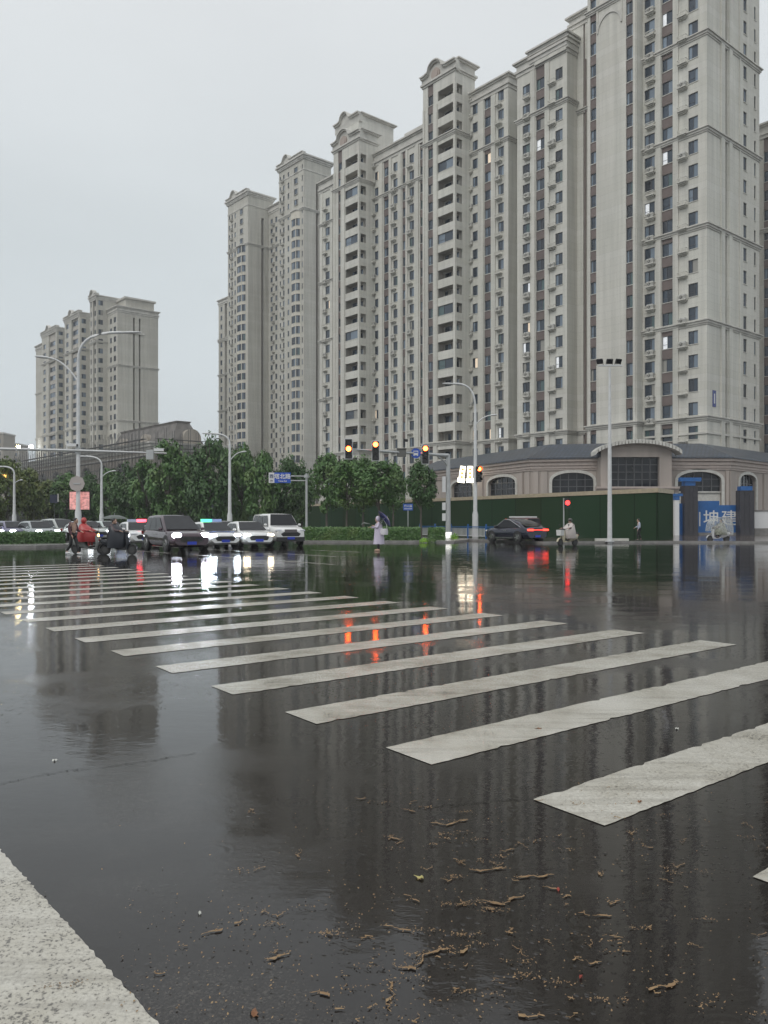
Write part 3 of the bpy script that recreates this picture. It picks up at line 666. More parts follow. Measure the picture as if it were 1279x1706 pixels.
for i in range(6):
    o_ = []
    for (a, c, zb, zs, ri) in ops.get(i, []): ua, uc = useg(i, a), useg(i, c); o_.append(((ua + uc) / 2, uc - ua, zb, zs, ri))
    q = arch_wall(wl, PA[i], PA[i + 1], 0, Z1, o_)
    for (uc, w, zb, zs, ri) in o_:
        glazing('window', q, uc, w, max(zb, 4.3) if i != 5 else 3.4, zs + ri, 5 if w > 3.5 else 3, 3, ar)
        if i in (4,): 
            e = MB(); e.add([q(uc - w/2, -.3, zb), q(uc + w/2, -.3, zb), q(uc + w/2, -.3, 4.5), q(uc - w/2, -.3, 4.5), q(uc - w/2, -.15, 4.5), q(uc + w/2, -.15, 4.5), q(uc + w/2, -.15, 4.35), q(uc - w/2, -.15, 4.35)], [(0, 1, 2, 3), (4, 5, 6, 7), (3, 2, 5, 4)]); e.build('spandrel_panel', M['trim_w'], ar)
        if i == 5:
            e = MB(); e.add([q(uc - w/2, -.32, zb), q(uc + w/2, -.32, zb), q(uc + w/2, -.32, 3.4), q(uc - w/2, -.32, 3.4)], [(0, 1, 2, 3)]); e.build('shop_door', M['glass_a'], ar)
        if i in (1, 2):
            e = MB(); P0, P1 = q(uc - w/2 - .4, 0, 0), q(uc + w/2 + .4, 0, 0); sweep(e, [P0[:2], P1[:2]], [(0, zb - .22), (.25, zb - .22), (.3, zb - .02), (0, zb - .02)]); e.build('window_sill', M['trim_w'], ar)
def pilaster(i, px0, px1, z0=0, z1=6.6):
    a, c = useg(i, px0), useg(i, px1); A = Vector(PA[i]); d = (Vector(PA[i + 1]) - A).normalized(); e = MB()
    sweep(e, [A + d * a, A + d * c], [(.003, z0), (.18, z0), (.18, z1), (.003, z1)]); e.build('pilaster', M['pink'], ar)
for a in ((1, 868, 873), (1, 878, 884), (2, 889, 897), (2, 901, 912), (4, 1209, 1213.5), (5, 1214.5, 1223), (5, 1271, 1280), (1, 795, 806)): pilaster(*a)
wl.build('wall', [M['pink'], M['trim_w']], ar)
e = MB(); sweep(e, PA, [(.002, 6.7), (.12, 6.7), (.12, 6.85), (.2, 6.9), (.2, 7.15), (.32, 7.2), (.32, 7.5), (.55, 7.6), (.55, 7.85), (.002, 7.85)]); e.build('cornice', M['pinktrim'], ar)
e = MB(); sweep(e, PA, [(.70, 7.86), (.70, 7.98), (-3.6, 9.75), (-7.5, 9.75), (-7.5, 7.86)]); e.build('roof', M['tile'], ar)
# entrance pavilion
pa, pb = Vector(lc(xy(1001.5, 82.4))), Vector(lc(xy(1119.5, 82.4))); W = pb.x - pa.x
pv = MB(); y0 = pa.y
gx0, gx1 = lc(xy(1019, 82.4))[0], lc(xy(1099, 82.4))[0]
pv.box(pa.x, gx0, y0, y0 + 3, 0, 7.9); pv.box(gx1, pb.x, y0, y0 + 3, 0, 7.9); pv.box(gx0 + .001, gx1 - .001, y0 + .02, y0 + 3, 0, 4.9); pv.box(gx0 + .001, gx1 - .001, y0 + .6, y0 + 3, 4.9, 7.9)
N = 20; cxp = (pa.x + pb.x) / 2; top = lambda x, h=1.45: 7.75 + h * math.sqrt(max(0, 1 - ((x - cxp) / (W / 2 + .9)) ** 2)) ** 1.1
for i in range(N):
    x0, x1 = pa.x + W * i / N, pa.x + W * (i + 1) / N
    pv.add([(x0, y0 + .05, 7.9), (x1, y0 + .05, 7.9), (x1, y0 + .05, top(x1)), (x0, y0 + .05, top(x0)), (x0, y0 + 3, top(x0)), (x1, y0 + 3, top(x1))], [(0, 1, 2, 3), (3, 2, 5, 4)])
pav = pv.build('entrance_pavilion', M['pink'], ar)
cp = MB(); N = 26
for i in range(N):
    x0, x1 = pa.x - .8 + (W + 1.6) * i / N, pa.x - .8 + (W + 1.6) * (i + 1) / N - .07
    vs = [(x, y, top(x) + dz) for y in (y0 - .9, y0 + .9) for x, dz in ((x0, .02), (x1, .02), (x1, .42), (x0, .42))]
    cp.add(vs, [(0, 1, 2, 3), (5, 4, 7, 6), (3, 2, 6, 7), (4, 5, 1, 0), (1, 5, 6, 2), (4, 0, 3, 7)])
cp.build('arched_canopy', M['trim_w'], pav)
q = lambda u, o, z: (gx0 + u, y0 + .55 - o, z)
glazing('glass_front', q, (gx1 - gx0) / 2, gx1 - gx0 - .004, 4.9, 7.9, 6, 4, pav, back=.05)
e = MB(); sweep(e, [(pa.x - .6, y0), (pb.x + .6, y0)], [(.01, 4.3), (.25, 4.3), (.45, 4.65), (.6, 4.7), (.6, 4.9), (.01, 4.9)]); e.build('ledge', M['pinktrim'], pav)
# ------------------------------------------------------------------ pavements, kerbs, hoarding
def kerbed(name, pts, h, m, inner=.25):
    slab(name, pts, h, m); 
slab('pavement', [xy(*q) for q in ((690, 66), (820, 58), (905, 53.6), (1000, 54.2), (1122, 55.0), (1420, 53.0), (1500, 140), (1120, 140), (560, 140))], .11, M['paving'])
slab('kerb', [xy(*q) for q in ((690, 65.6), (820, 57.6), (905, 53.2), (1000, 53.8), (1122, 54.6), (1420, 52.6), (1420, 52.995), (1122, 54.995), (1000, 54.195), (905, 53.595), (820, 57.995), (690, 65.995))], .125, M['kerb'])
hb = thing('construction_hoarding', 'long dark green turf-clad hoarding with a cream cap in front of the shop building', 'fence', P(1096, 57), 0)
ho = hb.location
HP = [(xy(*q)[0] - ho.x, xy(*q)[1] - ho.y) for q in ((300, 182), (500, 116), (720, 84.4), (1096, 57), (1121.5, 60.5))]
for i in range(len(HP) - 1):
    a, c = Vector(HP[i]), Vector(HP[i + 1]); D = (c - a).length; e = MB(); e.box(0, D - .002, 0, .1, .1, 3.45)
    e.build('turf_panel', M['turf'], hb, (a.x, a.y, 0), math.atan2((c - a).y, (c - a).x))
e = MB(); sweep(e, HP, [(.06, 3.455), (.06, 3.76), (-.2, 3.76), (-.2, 3.455)]); e.build('cap_strip', mat('cream cap', (.40, .34, .24), .5, noise=.15), hb)
for i in range(7): # rear props at the corner are hidden; white end post seen
    pass
e = MB(); e.box(-.2, .2, -.2, .2, .1, 3.4); e.box(-.23, .23, -.23, .23, 3.4, 3.9, 1); e.box(-.45, .5, -.28, -.231, 3.75, 3.98, 1)
tag(e.build('gate_post', [M['white'], M['blue']], None, P(1127, 76)), 'white square gate post with a blue cap at the end of the hoarding', 'post')
e = MB(); w_ = xy(1143, 77)[0] - xy(1131, 77)[0]; e.box(0, w_, 0, .08, .12, 3.1)
for i in range(6): e.box(i * w_ / 6, i * w_ / 6 + .03, -.02, -.001, .15, 3.08)
tag(e.build('gate_leaf', M['blue'], None, P(1131, 77)), 'narrow ribbed blue gate leaf beside the white gate post', 'gate')
def gatecol(px0, px1, ztop, label, cap):
    a, c = xy(px0, 76.4), xy(px1, 76.4); w = c[0] - a[0]; t = thing('gate_column', label, 'column', (a[0] + w / 2, 76.4 + .5, 0), 0)
    e = MB(); e.box(-w/2, w/2, -.5, .5, .1, ztop)
    for i in range(1, 3): e.box(-w/2 + w*i/3 - .03, -w/2 + w*i/3 + .03, -.53, -.501, .1, ztop - .02)
    e.build('shaft', M['dark_gate'], t); e = MB()
    if cap: e.box(-w*.5, w*.3, -.55, .3, ztop + .001, ztop + .4); e.box(-w*.9, w*.7, -.7, -.2, ztop + .4, ztop + .75)
    else: e.box(-w*.45, w*.35, -.55, .3, ztop + .001, ztop + .4)
    e.build('top_board', M['blue'], t)
    return t
gatecol(1141, 1163, 4.75, 'dark gate column left of the lettered blue hoarding, with a wide blue board on top', True)
gatecol(1233.5, 1257, 4.3, 'dark gate column right of the lettered blue hoarding', False)
bs = thing('lettered_hoarding', 'blue metal hoarding with large white characters between the dark gate columns', 'sign', P(1198, 77.4), 0)
hw = (xy(1233, 77.4)[0] - xy(1164, 77.4)[0]) / 2
e = MB(); e.box(-hw, hw * .02, 0, .12, .35, 3.35); e.box(hw * .02 + .002, hw, 0, .12, .35, 2.95); e.build('panel', M['blue'], bs)
e = MB(); e.box(-hw, hw, -.1, .2, .1, .349); e.build('plinth', M['concrete'], bs)
def text(body, name, size, m, parent, loc, rot=(R(90), 0, 0), bold=.012, ext=.01, al='CENTER', sx=1.0):
    c = bpy.data.curves.new(name, 'FONT'); c.body = body; c.size = size; c.extrude = ext; c.offset = bold * size; c.align_x = al; c.align_y = 'CENTER'
    o = bpy.data.objects.new('tmp', c); col.objects.link(o); bpy.context.view_layer.update()
    me = bpy.data.meshes.new_from_object(o.evaluated_get(bpy.context.evaluated_depsgraph_get())); bpy.data.objects.remove(o)
    me.materials.clear(); me.materials.append(m); o = bpy.data.objects.new(name, me); col.objects.link(o); o.parent = parent; o.location = loc; o.rotation_euler = rot; o.scale = (sx, 1, 1); return o
text('坤', 'lettering', 1.55, M['white'], bs, (xy(1185, 77.4)[0] - bs.location.x, -.02, 1.62), bold=.006)
text('建', 'lettering', 1.55, M['white'], bs, (xy(1215, 77.4)[0] - bs.location.x, -.02, 1.62), bold=.006)
e = MB(); e.box(-hw + .08, -hw + .2, -.02, -.001, .95, 2.3); e.build('lettering', M['white'], bs)
e = MB(); a = xy(1257.5, 78)[0]; e.box(0, 9, 0, .2, .75, 2.35, 0); e.box(0, 9, -.03, .23, .1, .749, 1); e.box(0, 9, -.05, .25, 2.351, 2.5, 1)
tag(e.build('boundary_wall', [M['white'], M['concrete']], None, (a, 78, 0)), 'white boundary wall with a grey plinth at the right edge', 'wall')
for (px0, px1, Z) in ((993, 1013, 55.6), (1019, 1048, 55.6)):
    a, c = xy(px0, Z)[0], xy(px1, Z)[0]; e = MB(); e.box(0, c - a, 0, .3, 0, .16)
    tag(e.build('stone_beam', M['trim_w'], None, (a, Z, .11)), 'pale stone beam lying at the foot of the green hoarding ' + ('left of the floodlight mast' if px0 < 1000 else 'right of the floodlight mast'), 'beam', 'stone beams at the hoarding foot')

# ------------------------------------------------------------------ plants
def leafquad(b, c, n, s, mi=0):
    n = n.normalized(); a = n.orthogonal().normalized(); a.rotate(Quaternion(n, random.random() * 6.28)); d = n.cross(a)
    b.face([c - a * s, c - d * s * .55 + a * s * .1, c + a * s, c + d * s * .55 + a * s * .1], mi)
def rnd(): return Vector((random.gauss(0, 1), random.gauss(0, 1), random.gauss(0, 1))).normalized()
def crown_mesh(name, m, hr, vr, nclump, nleaf, ls, seed, squash=0.0):
    random.seed(seed); b = MB()
    for i in range(nclump):
        d = rnd(); r = random.uniform(.45, 1.0) ** .6; c = Vector((d.x * hr * r, d.y * hr * r, d.z * vr * r)); k = 1 - .30 * max(0, c.z / vr)
        c.x *= k; c.y *= k; cr = random.uniform(.20, .36) * hr
        for j in range(nleaf):
            o = rnd(); q = c + o * cr * random.uniform(.55, 1.05); leafquad(b, q, (o + rnd() * .7 + Vector((0, 0, .4))), ls * random.uniform(.7, 1.3))
    return b.mesh(name, m)
CR = [crown_mesh('crown', M['leaf'], 1.0, 1.15, 70, 62, .085, 11 + i) for i in range(3)]
CRD = [crown_mesh('crown', M['leaf_d'], 1.0, 1.1, 80, 66, .075, 31), crown_mesh('crown', M['leaf_d'], 1.0, 1.2, 66, 62, .085, 32)]
CRY = [crown_mesh('crown', M['leaf_y'], 1.0, 1.0, 70, 60, .085, 41)]
def trunk_mesh(seed):
    random.seed(seed); b = MB(); b.tube([(0, 0, 0), (.02, 0, .3), (-.01, .01, .62), (.03, 0, .95)], [.055, .040, .034, .02], 8)
    for i in range(7):
        a = i * .9 + random.random(); z = .45 + .06 * i; r = .35 + random.random() * .2
        b.tube([(0, 0, z), (math.cos(a) * r * .5, math.sin(a) * r * .5, z + .2), (math.cos(a) * r, math.sin(a) * r, z + .5)], [.024, .016, .006], 5)
    return b.mesh('trunk', M['bark'])
TRK = [trunk_mesh(i) for i in range(3)]
random.seed(5)
def tree(px, Z, ytop, wpx, label, ms=None, group=None, zbot=2.2, rot=None):
    H_ = zy(ytop, Z); r = wpx / 2 * Z / F; t = thing('tree', label, 'tree', P(px, Z, .05), random.random() * 6.28, group)
    vr = (H_ - zbot) / 2; k = random.randrange(3)
    tr = place('trunk', TRK[k], t, (0, 0, 0)); s = H_ * .78; tr.scale = (s * .42, s * .42, s)
    ms = ms or CR; c = place('crown', ms[k % len(ms)], t, (0, 0, zbot + vr), random.random() * 6); c.scale = (r * .86, r * .86, vr * .87)
    return t
GR = 'street trees behind the hedge'; GL = 'street trees along the far road'
TR = [(545, 78, 757, 66, 'leafy green tree just right of the street name sign post', None, GR, 2.4), (578, 70, 768, 74, 'leafy green tree below the leftmost traffic signal on the mast arm', None, GR, 2.6),
      (606, 80, 762, 60, 'green tree behind and between the two left traffic signals', None, GR, 2.6), (632, 68, 772, 84, 'broad green tree behind the person with the blue umbrella', None, GR, 2.7),
      (655, 80, 770, 50, 'green tree directly under the grey detector box of the mast arm', None, GR, 2.6), (702, 66, 770, 62, 'round dark tree standing alone beside the signal mast', CRD, GR, 2.4)]
for a in TR: tree(*a)
LT = [(478, 84, 765, 72, 'dark green tree behind the street name sign', CRD), (503, 100, 775, 50, 'small dark tree right of the street name sign', CRD), (438, 82, 757, 66, 'bushy green tree behind the white off-road car', None),
      (404, 88, 745, 66, 'tall green tree just right of the twin arm lamp above the white saloon', None), (350, 84, 731, 82, 'tallest dark green tree left of the twin arm lamp', CRD), (383, 100, 752, 60, 'green tree directly behind the twin arm lamp post', None),
      (282, 88, 738, 84, 'tall pointed green tree in front of the grey hall corner', None), (316, 96, 760, 60, 'green tree between the two tall pointed ones by the hall', CRD), (244, 92, 768, 66, 'green tree above the dark people carrier', None),
      (212, 96, 778, 60, 'green tree in front of the scaffolding, right of the small twin lamp', CRD), (184, 100, 784, 60, 'small green tree behind the lamp post with two curved arms', None), (150, 104, 790, 54, 'small green tree behind the red sign', CRD),
      (112, 108, 790, 60, 'olive green tree left of the red sign', None), (78, 112, 796, 60, 'olive green tree behind the small dark road sign', CRY), (46, 104, 775, 62, 'yellowish green tree behind the short lamp post at the left', CRY),
      (12, 98, 758, 74, 'large yellowish tree cut by the left edge of the photo', CRY), (-24, 90, 752, 70, 'yellowish tree past the left edge', CRY)]
for px, Z, yt, w, lab, ms in LT: tree(px, Z, yt, w, lab, ms, GL, 1.2)
def hedge_box(b, x0, x1, y0, y1, z0, z1, n, s):
    for i in range(n):
        f = random.random(); x = random.uniform(x0, x1); 
        if f < .45: c = Vector((x, y0 + random.gauss(0, .06), random.uniform(z0, z1))); nn = Vector((0, -1, .2))
        elif f < .85: c = Vector((x, random.uniform(y0, y1), z1 + random.gauss(0, .05))); nn = Vector((0, -.2, 1))
        else: c = Vector((random.choice((x0, x1)), random.uniform(y0, y1), random.uniform(z0, z1))); nn = Vector((1, 0, 0))
        leafquad(b, c, nn + rnd() * .8, s * random.uniform(.7, 1.4))
def hedge(label, p0, p1, depth, h, n, m, name='hedge'):
    p0, p1 = Vector(p0), Vector(p1); D = (p1 - p0).length; b = MB(); b.box(.05, D - .05, .06, depth - .06, 0, h - .06)
    hedge_box(b, 0, D, 0, depth, 0, h, n, .075)
    o = b.build(name, m, None, (p0.x, p0.y, .1), math.atan2((p1 - p0).y, (p1 - p0).x)); return tag(o, label, name)
slab('traffic_island', [xy(*q) for q in ((500, 54.6), (704, 54.6), (704, 72), (470, 76))], .12, M['kerb'])
slab('traffic_island', [xy(*q) for q in ((727, 54.6), (757, 54.6), (790, 62), (727, 66))], .12, M['kerb'])
hedge('long low clipped hedge on the kerbed island behind the person with the blue umbrella', xy(503, 57.0), xy(701, 57.0), 3.5, .82, 9000, M['leaf'])
hedge('short clipped hedge block at the foot of the signal mast', xy(716, 57.6), xy(742, 57.6), 2.5, .80, 1600, M['leaf'])
def shrub(px, Z, r, h, label, m, n=260):
    b = MB()
    for i in range(n):
        o = rnd(); o.z = abs(o.z); c = Vector((o.x * r, o.y * r, o.z * h)) * random.uniform(.6, 1); leafquad(b, c, o + rnd() * .5, .06)
    tag(b.build('shrub', m, None, P(px, Z, .05)), label, 'shrub', 'low bright shrubs by the signal mast')
shrub(707, 54.4, .35, .30, 'shrub coloured lime as if lit, at the kerb gap, left of the dark one', M['leaf_l']); shrub(719, 54.6, .45, .5, 'dark green shrub filling the gap in the kerb', M['leaf'])
shrub(757, 60.4, .4, .55, 'shrub coloured lime as if lit, right at the foot of the signal mast', M['leaf_l'])
slab('median_island', [xy(*q) for q in ((-120, 43.5), (60, 44.6), (112, 46.5), (122, 49.5), (60, 53), (-160, 56))], .13, M['kerb'])
hedge('low rounded dark hedge on the median at the left edge', xy(-80, 46.0), xy(108, 49.0), 2.4, .62, 7000, M['leaf_d'])
df = thing('panel_fence', 'long dark panel fence under the trees behind the queue of cars at the left', 'fence', P(-80, 118, 0)); a_ = xy(360, 104); D_ = math.hypot(a_[0] - df.location.x, a_[1] - 118); df.rotation_euler.z = math.atan2(a_[1] - 118, a_[0] - df.location.x)
for i in range(12): e = MB(); e.box(i * D_ / 12, (i + 1) * D_ / 12 - .06, 0, .08, .05, 3.0); e.build('panel', mat('dark fence panel', (.035, .038, .035), .6, noise=.3, nscale=.8), df)
random.seed(77)

# ------------------------------------------------------------------ hall with scaffolding, left
hl = Bld('grey scaffolded hall with arched windows and a mansard roof before the left apartment block', 254, 80, 'stone_tan', 'hall_building', 'hall')
v = 80; s1 = S(254, v); s0 = S(-40, v); ZH = 18.2
A, B_ = hl.L((s0, v)), hl.L((s1, v)); e = MB(); n_ = 13; wS = (s1 - s0) / n_
q = arch_wall(e, A, B_, 0, ZH, [((i + .5) * wS, wS * .42, 4.0, 14.0, 1.4) for i in range(n_)])
for i in range(n_): glazing('window', q, (i + .5) * wS, wS * .42, 4.0, 15.4, 3, 6, hl.root)
e.build('front_wall', [M['stone_tan'], M['concrete']], hl.root)
hl.face((s1, v), (s1, v + 19), 0, ZH, cols=[dict(u=u, w=2.2, zs=[z for z in (3, 7.5, 12.2)], h=2.6) for u in (3.5, 9.2, 14.6)]); hl.face((s1, v + 19), (s0, v + 19), 0, ZH)
hl.ring(s0, s1, v, 19, ZH, ((-1.6, -1.4, .15), (-.6, -.3, .3), (-.3, .2, .5), (.2, .9, .9), (.9, 1.3, 1.3)))
e = MB(); a0, a1 = hl.L((s1 - 40, v + 5.5)), hl.L((s1 - 1.5, v + 14.0)); zz = ((ZH + 1.3, 0), (ZH + 6.6, 2.6), (ZH + 7.1, 2.3))
e.loft([[(a0[0] + i, a0[1] + i, z), (a1[0] - i, a0[1] + i, z), (a1[0] - i, a1[1] - i, z), (a0[0] + i, a1[1] - i, z)] for z, i in zz], 0, False); mr = e.build('mansard_roof', mat('slate mansard', (.13, .12, .11), .7, noise=.3, nscale=.6), hl.root)
for dx in (-30, -16):
    e = MB(); e.tube([(a1[0] + dx, a0[1] + .2, ZH + 2.6), (a1[0] + dx, a0[1] + 3, ZH + 2.6)], 2.2, 20, sm=False); e.build('dormer', M['stone_tan'], mr)
e = MB(); yc = (a0[1] + a1[1]) / 2 + 1; e.tube([(a1[0] + .1, yc, ZH + 2.8), (a1[0] - 3, yc, ZH + 2.8)], 2.3, 20, sm=False); e.box(a1[0] - 3, a1[0] + .09, yc - 2.2, yc + 2.2, ZH + 1.31, ZH + 2.8); e.build('dormer', M['stone_tan'], mr)
hl.finish()
sc_ = thing('scaffolding', 'thin steel scaffolding wrapped round the front and corner of the grey hall', 'scaffolding', row(s1, v), TH)
def bay():
    e = MB()
    for x in (0, 2, 4):
        for y in (-2.4, -1.3): e.tube([(x, y, 0), (x, y, 21.5 + (x % 3) * .6)], .075, 5)
    for z in range(2, 21, 2):
        for y in (-2.4, -1.3): e.tube([(0, y, z), (5.9, y, z)], .06, 5)
        if z % 4 == 0: e.box(0, 5.9, -2.35, -1.35, z + .05, z + .09)
    e.tube([(0, -2.42, 1), (5.9, -2.42, 7)], .03, 5); e.tube([(5.9, -2.42, 7), (0, -2.42, 13)], .03, 5)
    return e
bm_ = bay().mesh('scaffold_bay', mat('scaffold tube', (.10, .095, .09), .5))
for i in range(16): place('scaffold_bay', bm_, sc_, (-6 * (i + 1), 0, 0))
for i in range(2): place('scaffold_bay', bm_, sc_, (.6, 6 * i, 0), math.pi / 2)
# far blocks on the left horizon
def far_block(px0, px1, Z, ytop, label, m='stone_tan'):
    a, c = xy(px0, Z), xy(px1, Z); w = c[0] - a[0]; b = Bld(label, 0, 0, m, 'distant_block', 'building', frame=(Vector((a[0], Z, 0)), 0.0)); h = zy(ytop, Z)
    n = max(2, int(w / 4)); b.face((0, 0), (w, 0), 0, h, cols=[dict(u=(i + .5) * w / n, w=1.6, zs=fl(6, h), h=1.6) for i in range(n)])
    b.face((w, 0), (w, 12), 0, h); b.face((0, 12), (0, 0), 0, h); b.face((w, 12), (0, 12), 0, h); b.r.face([(0, 0, h), (w, 0, h), (w, 12, h), (0, 12, h)]); b.ring(0, w, 0, 12, h, ((-.2, .5, .3),)); return b.finish()
far_block(-40, 6, 380, 722, 'distant tan tower touching the left edge of the photo'); far_block(14, 30, 420, 740, 'distant low tan building on the left horizon')
far_block(-60, 60, 300, 782, 'long low grey building behind the yellowish trees', 'stone_grey')
for px, c, e_, lab in ((31, (1, .78, .35), 130, 'warm yellow floodlight glowing on the far left roof'), (52, (.9, .95, 1), 130, 'white floodlight glowing on the far left roof')):
    t = thing('roof_floodlight', lab, 'floodlight', P(px, 299, zy(782, 300) + .5)); zt = zy(744, 299) - t.location.z
    e = MB(); e.tube([(0, 0, 0), (0, 0, zt - .4)], .12, 6); e.build('mast', M['metal'], t)
    e = MB(); e.box(-.8, .8, 0, .3, zt - .45, zt + .45); e.build('housing', M['black'], t)
    e = MB(); e.box(-.7, .7, -.02, -.001, zt - .38, zt + .38); e.build('lens', mat('floodlight lens', (.8, .8, .8), .3, emit=c, es=e_), t)
e = MB(); e.box(-1.2, .9, -.1, 0, .2, .8); tag(e.build('shop_sign', mat('lit shop sign', (.5, .3, .1), .5, emit=(1, .5, .12), es=2.5), None, P(-2, 96.5, zy(802, 96.5))), 'glowing amber shop sign among leaves at the left edge', 'sign')

# ------------------------------------------------------------------ poles, lamps, signals
def curve_pts(p, n=8):   # quadratic through three points
    a, m_, c = map(Vector, p); return [a * (1 - t) ** 2 + m_ * 2 * t * (1 - t) + c * t * t for t in (i / n for i in range(n + 1))]
def lamp_head(t, p, d, L_=1.1):
    d = Vector(d).normalized(); e = MB(); s_ = Vector((0, 0, 1)); side = d.cross(s_).normalized(); rings = []
    for f, w, h in ((0, .05, .05), (.15, .13, .07), (.5, .17, .09), (.85, .14, .06), (1, .05, .03)):
        c = Vector(p) + d * L_ * f; rings.append([c + side * w * math.cos(a) + s_ * h * math.sin(a) for a in (k * math.pi / 4 for k in range(8))])
    e.loft(rings, 0, True); e.build('lamp_head', M['white_metal'], t)
def street_lamp(px, Z, label, big, small, k=1.0, r=.11, zst=10.4, m='white_metal', rh=1.0):
    t = thing('street_lamp', label, 'street lamp', P(px, Z), 0, 'twin arm street lamps')
    e = MB(); e.tube([(0, 0, 0), (0, 0, .4), (0, 0, 2.0), (0, 0, 2.3), (0, 0, zst)], [.2 * rh, .2 * rh, .19 * rh, .13 * rh, .085 * rh], 12); e.tube([(0, 0, 0), (0, 0, .06)], .32, 12); e.build('pole', M[m], t)
    dx, zt = big; e = MB(); pts = curve_pts([(0, 0, zst), (0, 0, zt - .1), (dx * .55, 0, zt + .02)]) + [Vector((dx * .75, 0, zt + (.05 if abs(dx) > 0 else 0)))]
    e.tube(pts, [.085] * len(pts), 8); e.build('curved_arm', M[m], t); lamp_head(t, (dx * .72, 0, zt + .03), (dx, 0, .12 * abs(dx) * 0 + .05), abs(dx) * .32 + .2)
    dx, zj, zt = small; e = MB(); pts = curve_pts([(0, 0, zj), (dx * .35, 0, zt - .05), (dx * .7, 0, zt)]); e.tube(pts, .05, 8); e.build('side_arm', M[m], t); lamp_head(t, (dx * .68, 0, zt), (dx, 0, .1 * abs(dx)), abs(dx) * .32)
    return t
def dz(y, Z): return zy(y, Z)
def dxm(px, base, Z): return (px - base) / F * Z
Z = 68; L1 = street_lamp(792, Z, 'grey twin arm street lamp rising in front of the green hoarding beside the signal mast', (dxm(743, 792, Z), dz(640, Z)), (dxm(829, 792, Z), dz(708, Z), dz(692, Z)), zst=dz(680, Z), rh=1.3)
Z = 78; street_lamp(383, Z, 'twin arm street lamp behind the white saloon car', (dxm(342, 383, Z), dz(723, Z)), (dxm(411, 383, Z), dz(768, Z), dz(753, Z)), zst=dz(740, Z), rh=1.3)
Z = 84; street_lamp(169.5, Z, 'small far twin arm street lamp in front of the scaffolding', (dxm(134, 169, Z), dz(761, Z)), (dxm(193, 169, Z), dz(795, Z), dz(785, Z)), zst=dz(775, Z), rh=1.2)
Z = 88; street_lamp(24, Z, 'short far street lamp among the yellowish trees at the left', (dxm(0, 24, Z), dz(778, Z)), (dxm(38, 24, Z), dz(806, Z), dz(800, Z)), zst=dz(790, Z), rh=1.2)
Z = 49.6; L0 = street_lamp(130.5, Z, 'tall pale street lamp with two curved arms, near the red raincoat rider at the left', (dxm(226, 130, Z), dz(555, Z)), (dxm(58, 130, Z), dz(636, Z), dz(596, Z)), zst=dz(600, Z), rh=1.0)
t = thing('camera_gantry', 'long horizontal camera arm crossing the tall pale lamp post at the left', 'camera arm', L0.location + Vector((0, -.16, 0)))
e = MB(); za = dz(751, Z); e.tube([(dxm(-60, 130, Z), -.4, za + .12), (0, -.02, za), (dxm(274, 130, Z), .6, za - .12)], [.09, .08, .05], 8); e.tube([(-.0, .15, za - .18), (0, .15, za + .18)], .16, 10); e.build('arm', M['metal'], t)
for px, y_ in ((121, 742), (266, 750)):
    e = MB(); x = dxm(px, 130, Z); zc = dz(y_, Z); e.box(x - .28, x + .30, -.1, .1, zc - .08, zc + .09); e.tube([(x - .3, 0, za), (x - .3, 0, zc + .2), (x - .05, 0, zc + .1)], .03, 6); e.tube([(x + .3, 0, zc), (x + .36, 0, zc)], .07, 10, 1); e.build('surveillance_camera', [M['white'], M['black']], t)
e = MB(); x = dxm(248, 130, Z); e.box(x - .22, x + .22, .3, .42, dz(765, Z), dz(749, Z)); e.build('sign_back', M['metal'], t)
t = thing('octagonal_sign', 'blank back of an octagonal sign on the tall pale lamp post', 'sign', L0.location + Vector((0, -.22, dz(806, Z))))
e = MB(); e.tube([(0, 0, 0), (0, .03, 0)], .48, 8, sm=False); e.build('plate', mat('sign back', (.42, .38, .36), .5), t); e = MB(); e.box(-.2, .2, -.03, -.001, -.04, .04); e.build('clamp', M['metal'], t)
t = thing('led_sign', 'square red glowing message sign strapped to the tall pale lamp post', 'sign', L0.location + Vector((0, .22, dz(834, Z))))
e = MB(); e.box(-.64, .64, 0, .15, -.58, .58); e.build('housing', M['black'], t)
def led_mat():
    m = mat('red sign face', (.55, .32, .3), .4, emit=(.95, .38, .35), es=.4); tt = NT(m); o = tt.obj(); z = tt.n('ShaderNodeSeparateXYZ', {0: o}).outputs[2]
    n = tt.noise(tt.map(o, (5, 1, 9)), 1.0, 2); tt.link(tt.mr(n, .4, .6, .2, .6), 'Emission Strength'); return m
e = MB(); e.box(-.6, .6, -.02, -.001, -.54, .54); e.build('display', led_mat(), t)
# floodlight mast
Z = 53.7; t = thing('floodlight_mast', 'tall slim white mast with three dark floodlights on a short crossbar', 'floodlight mast', P(1016, Z, .0))
e = MB(); e.tube([(0, 0, 0), (0, 0, .3), (0, 0, 6), (0, 0, dz(612, Z))], [.17, .16, .12, .07], 12); e.tube([(0, 0, .1), (0, 0, .16)], .3, 12); e.build('pole', M['white_metal'], t)
zb = dz(609, Z); e = MB(); e.box(dxm(997, 1016, Z), dxm(1037, 1016, Z), -.06, .06, zb - .05, zb + .05); e.build('crossbar', M['white_metal'], t)
for px, a in ((999, -.5), (1015.5, 0), (1030, .35)):
    e = MB(); Mx = Matrix.Translation((dxm(px, 1016, Z), -.05, zb + .27)) @ Matrix.Rotation(a, 4, 'Z') @ Matrix.Rotation(R(25), 4, 'X'); e.box(-.19, .19, -.09, .05, -.16, .16, 0, Mx); e.box(-.16, .16, -.10, -.091, -.13, .13, 1, Mx)
    e.box(-.22, -.195, -.02, .02, -.28, .1, 0, Mx); e.box(.195, .22, -.02, .02, -.28, .1, 0, Mx); e.build('floodlight', [M['black'], M['carglass']], t)
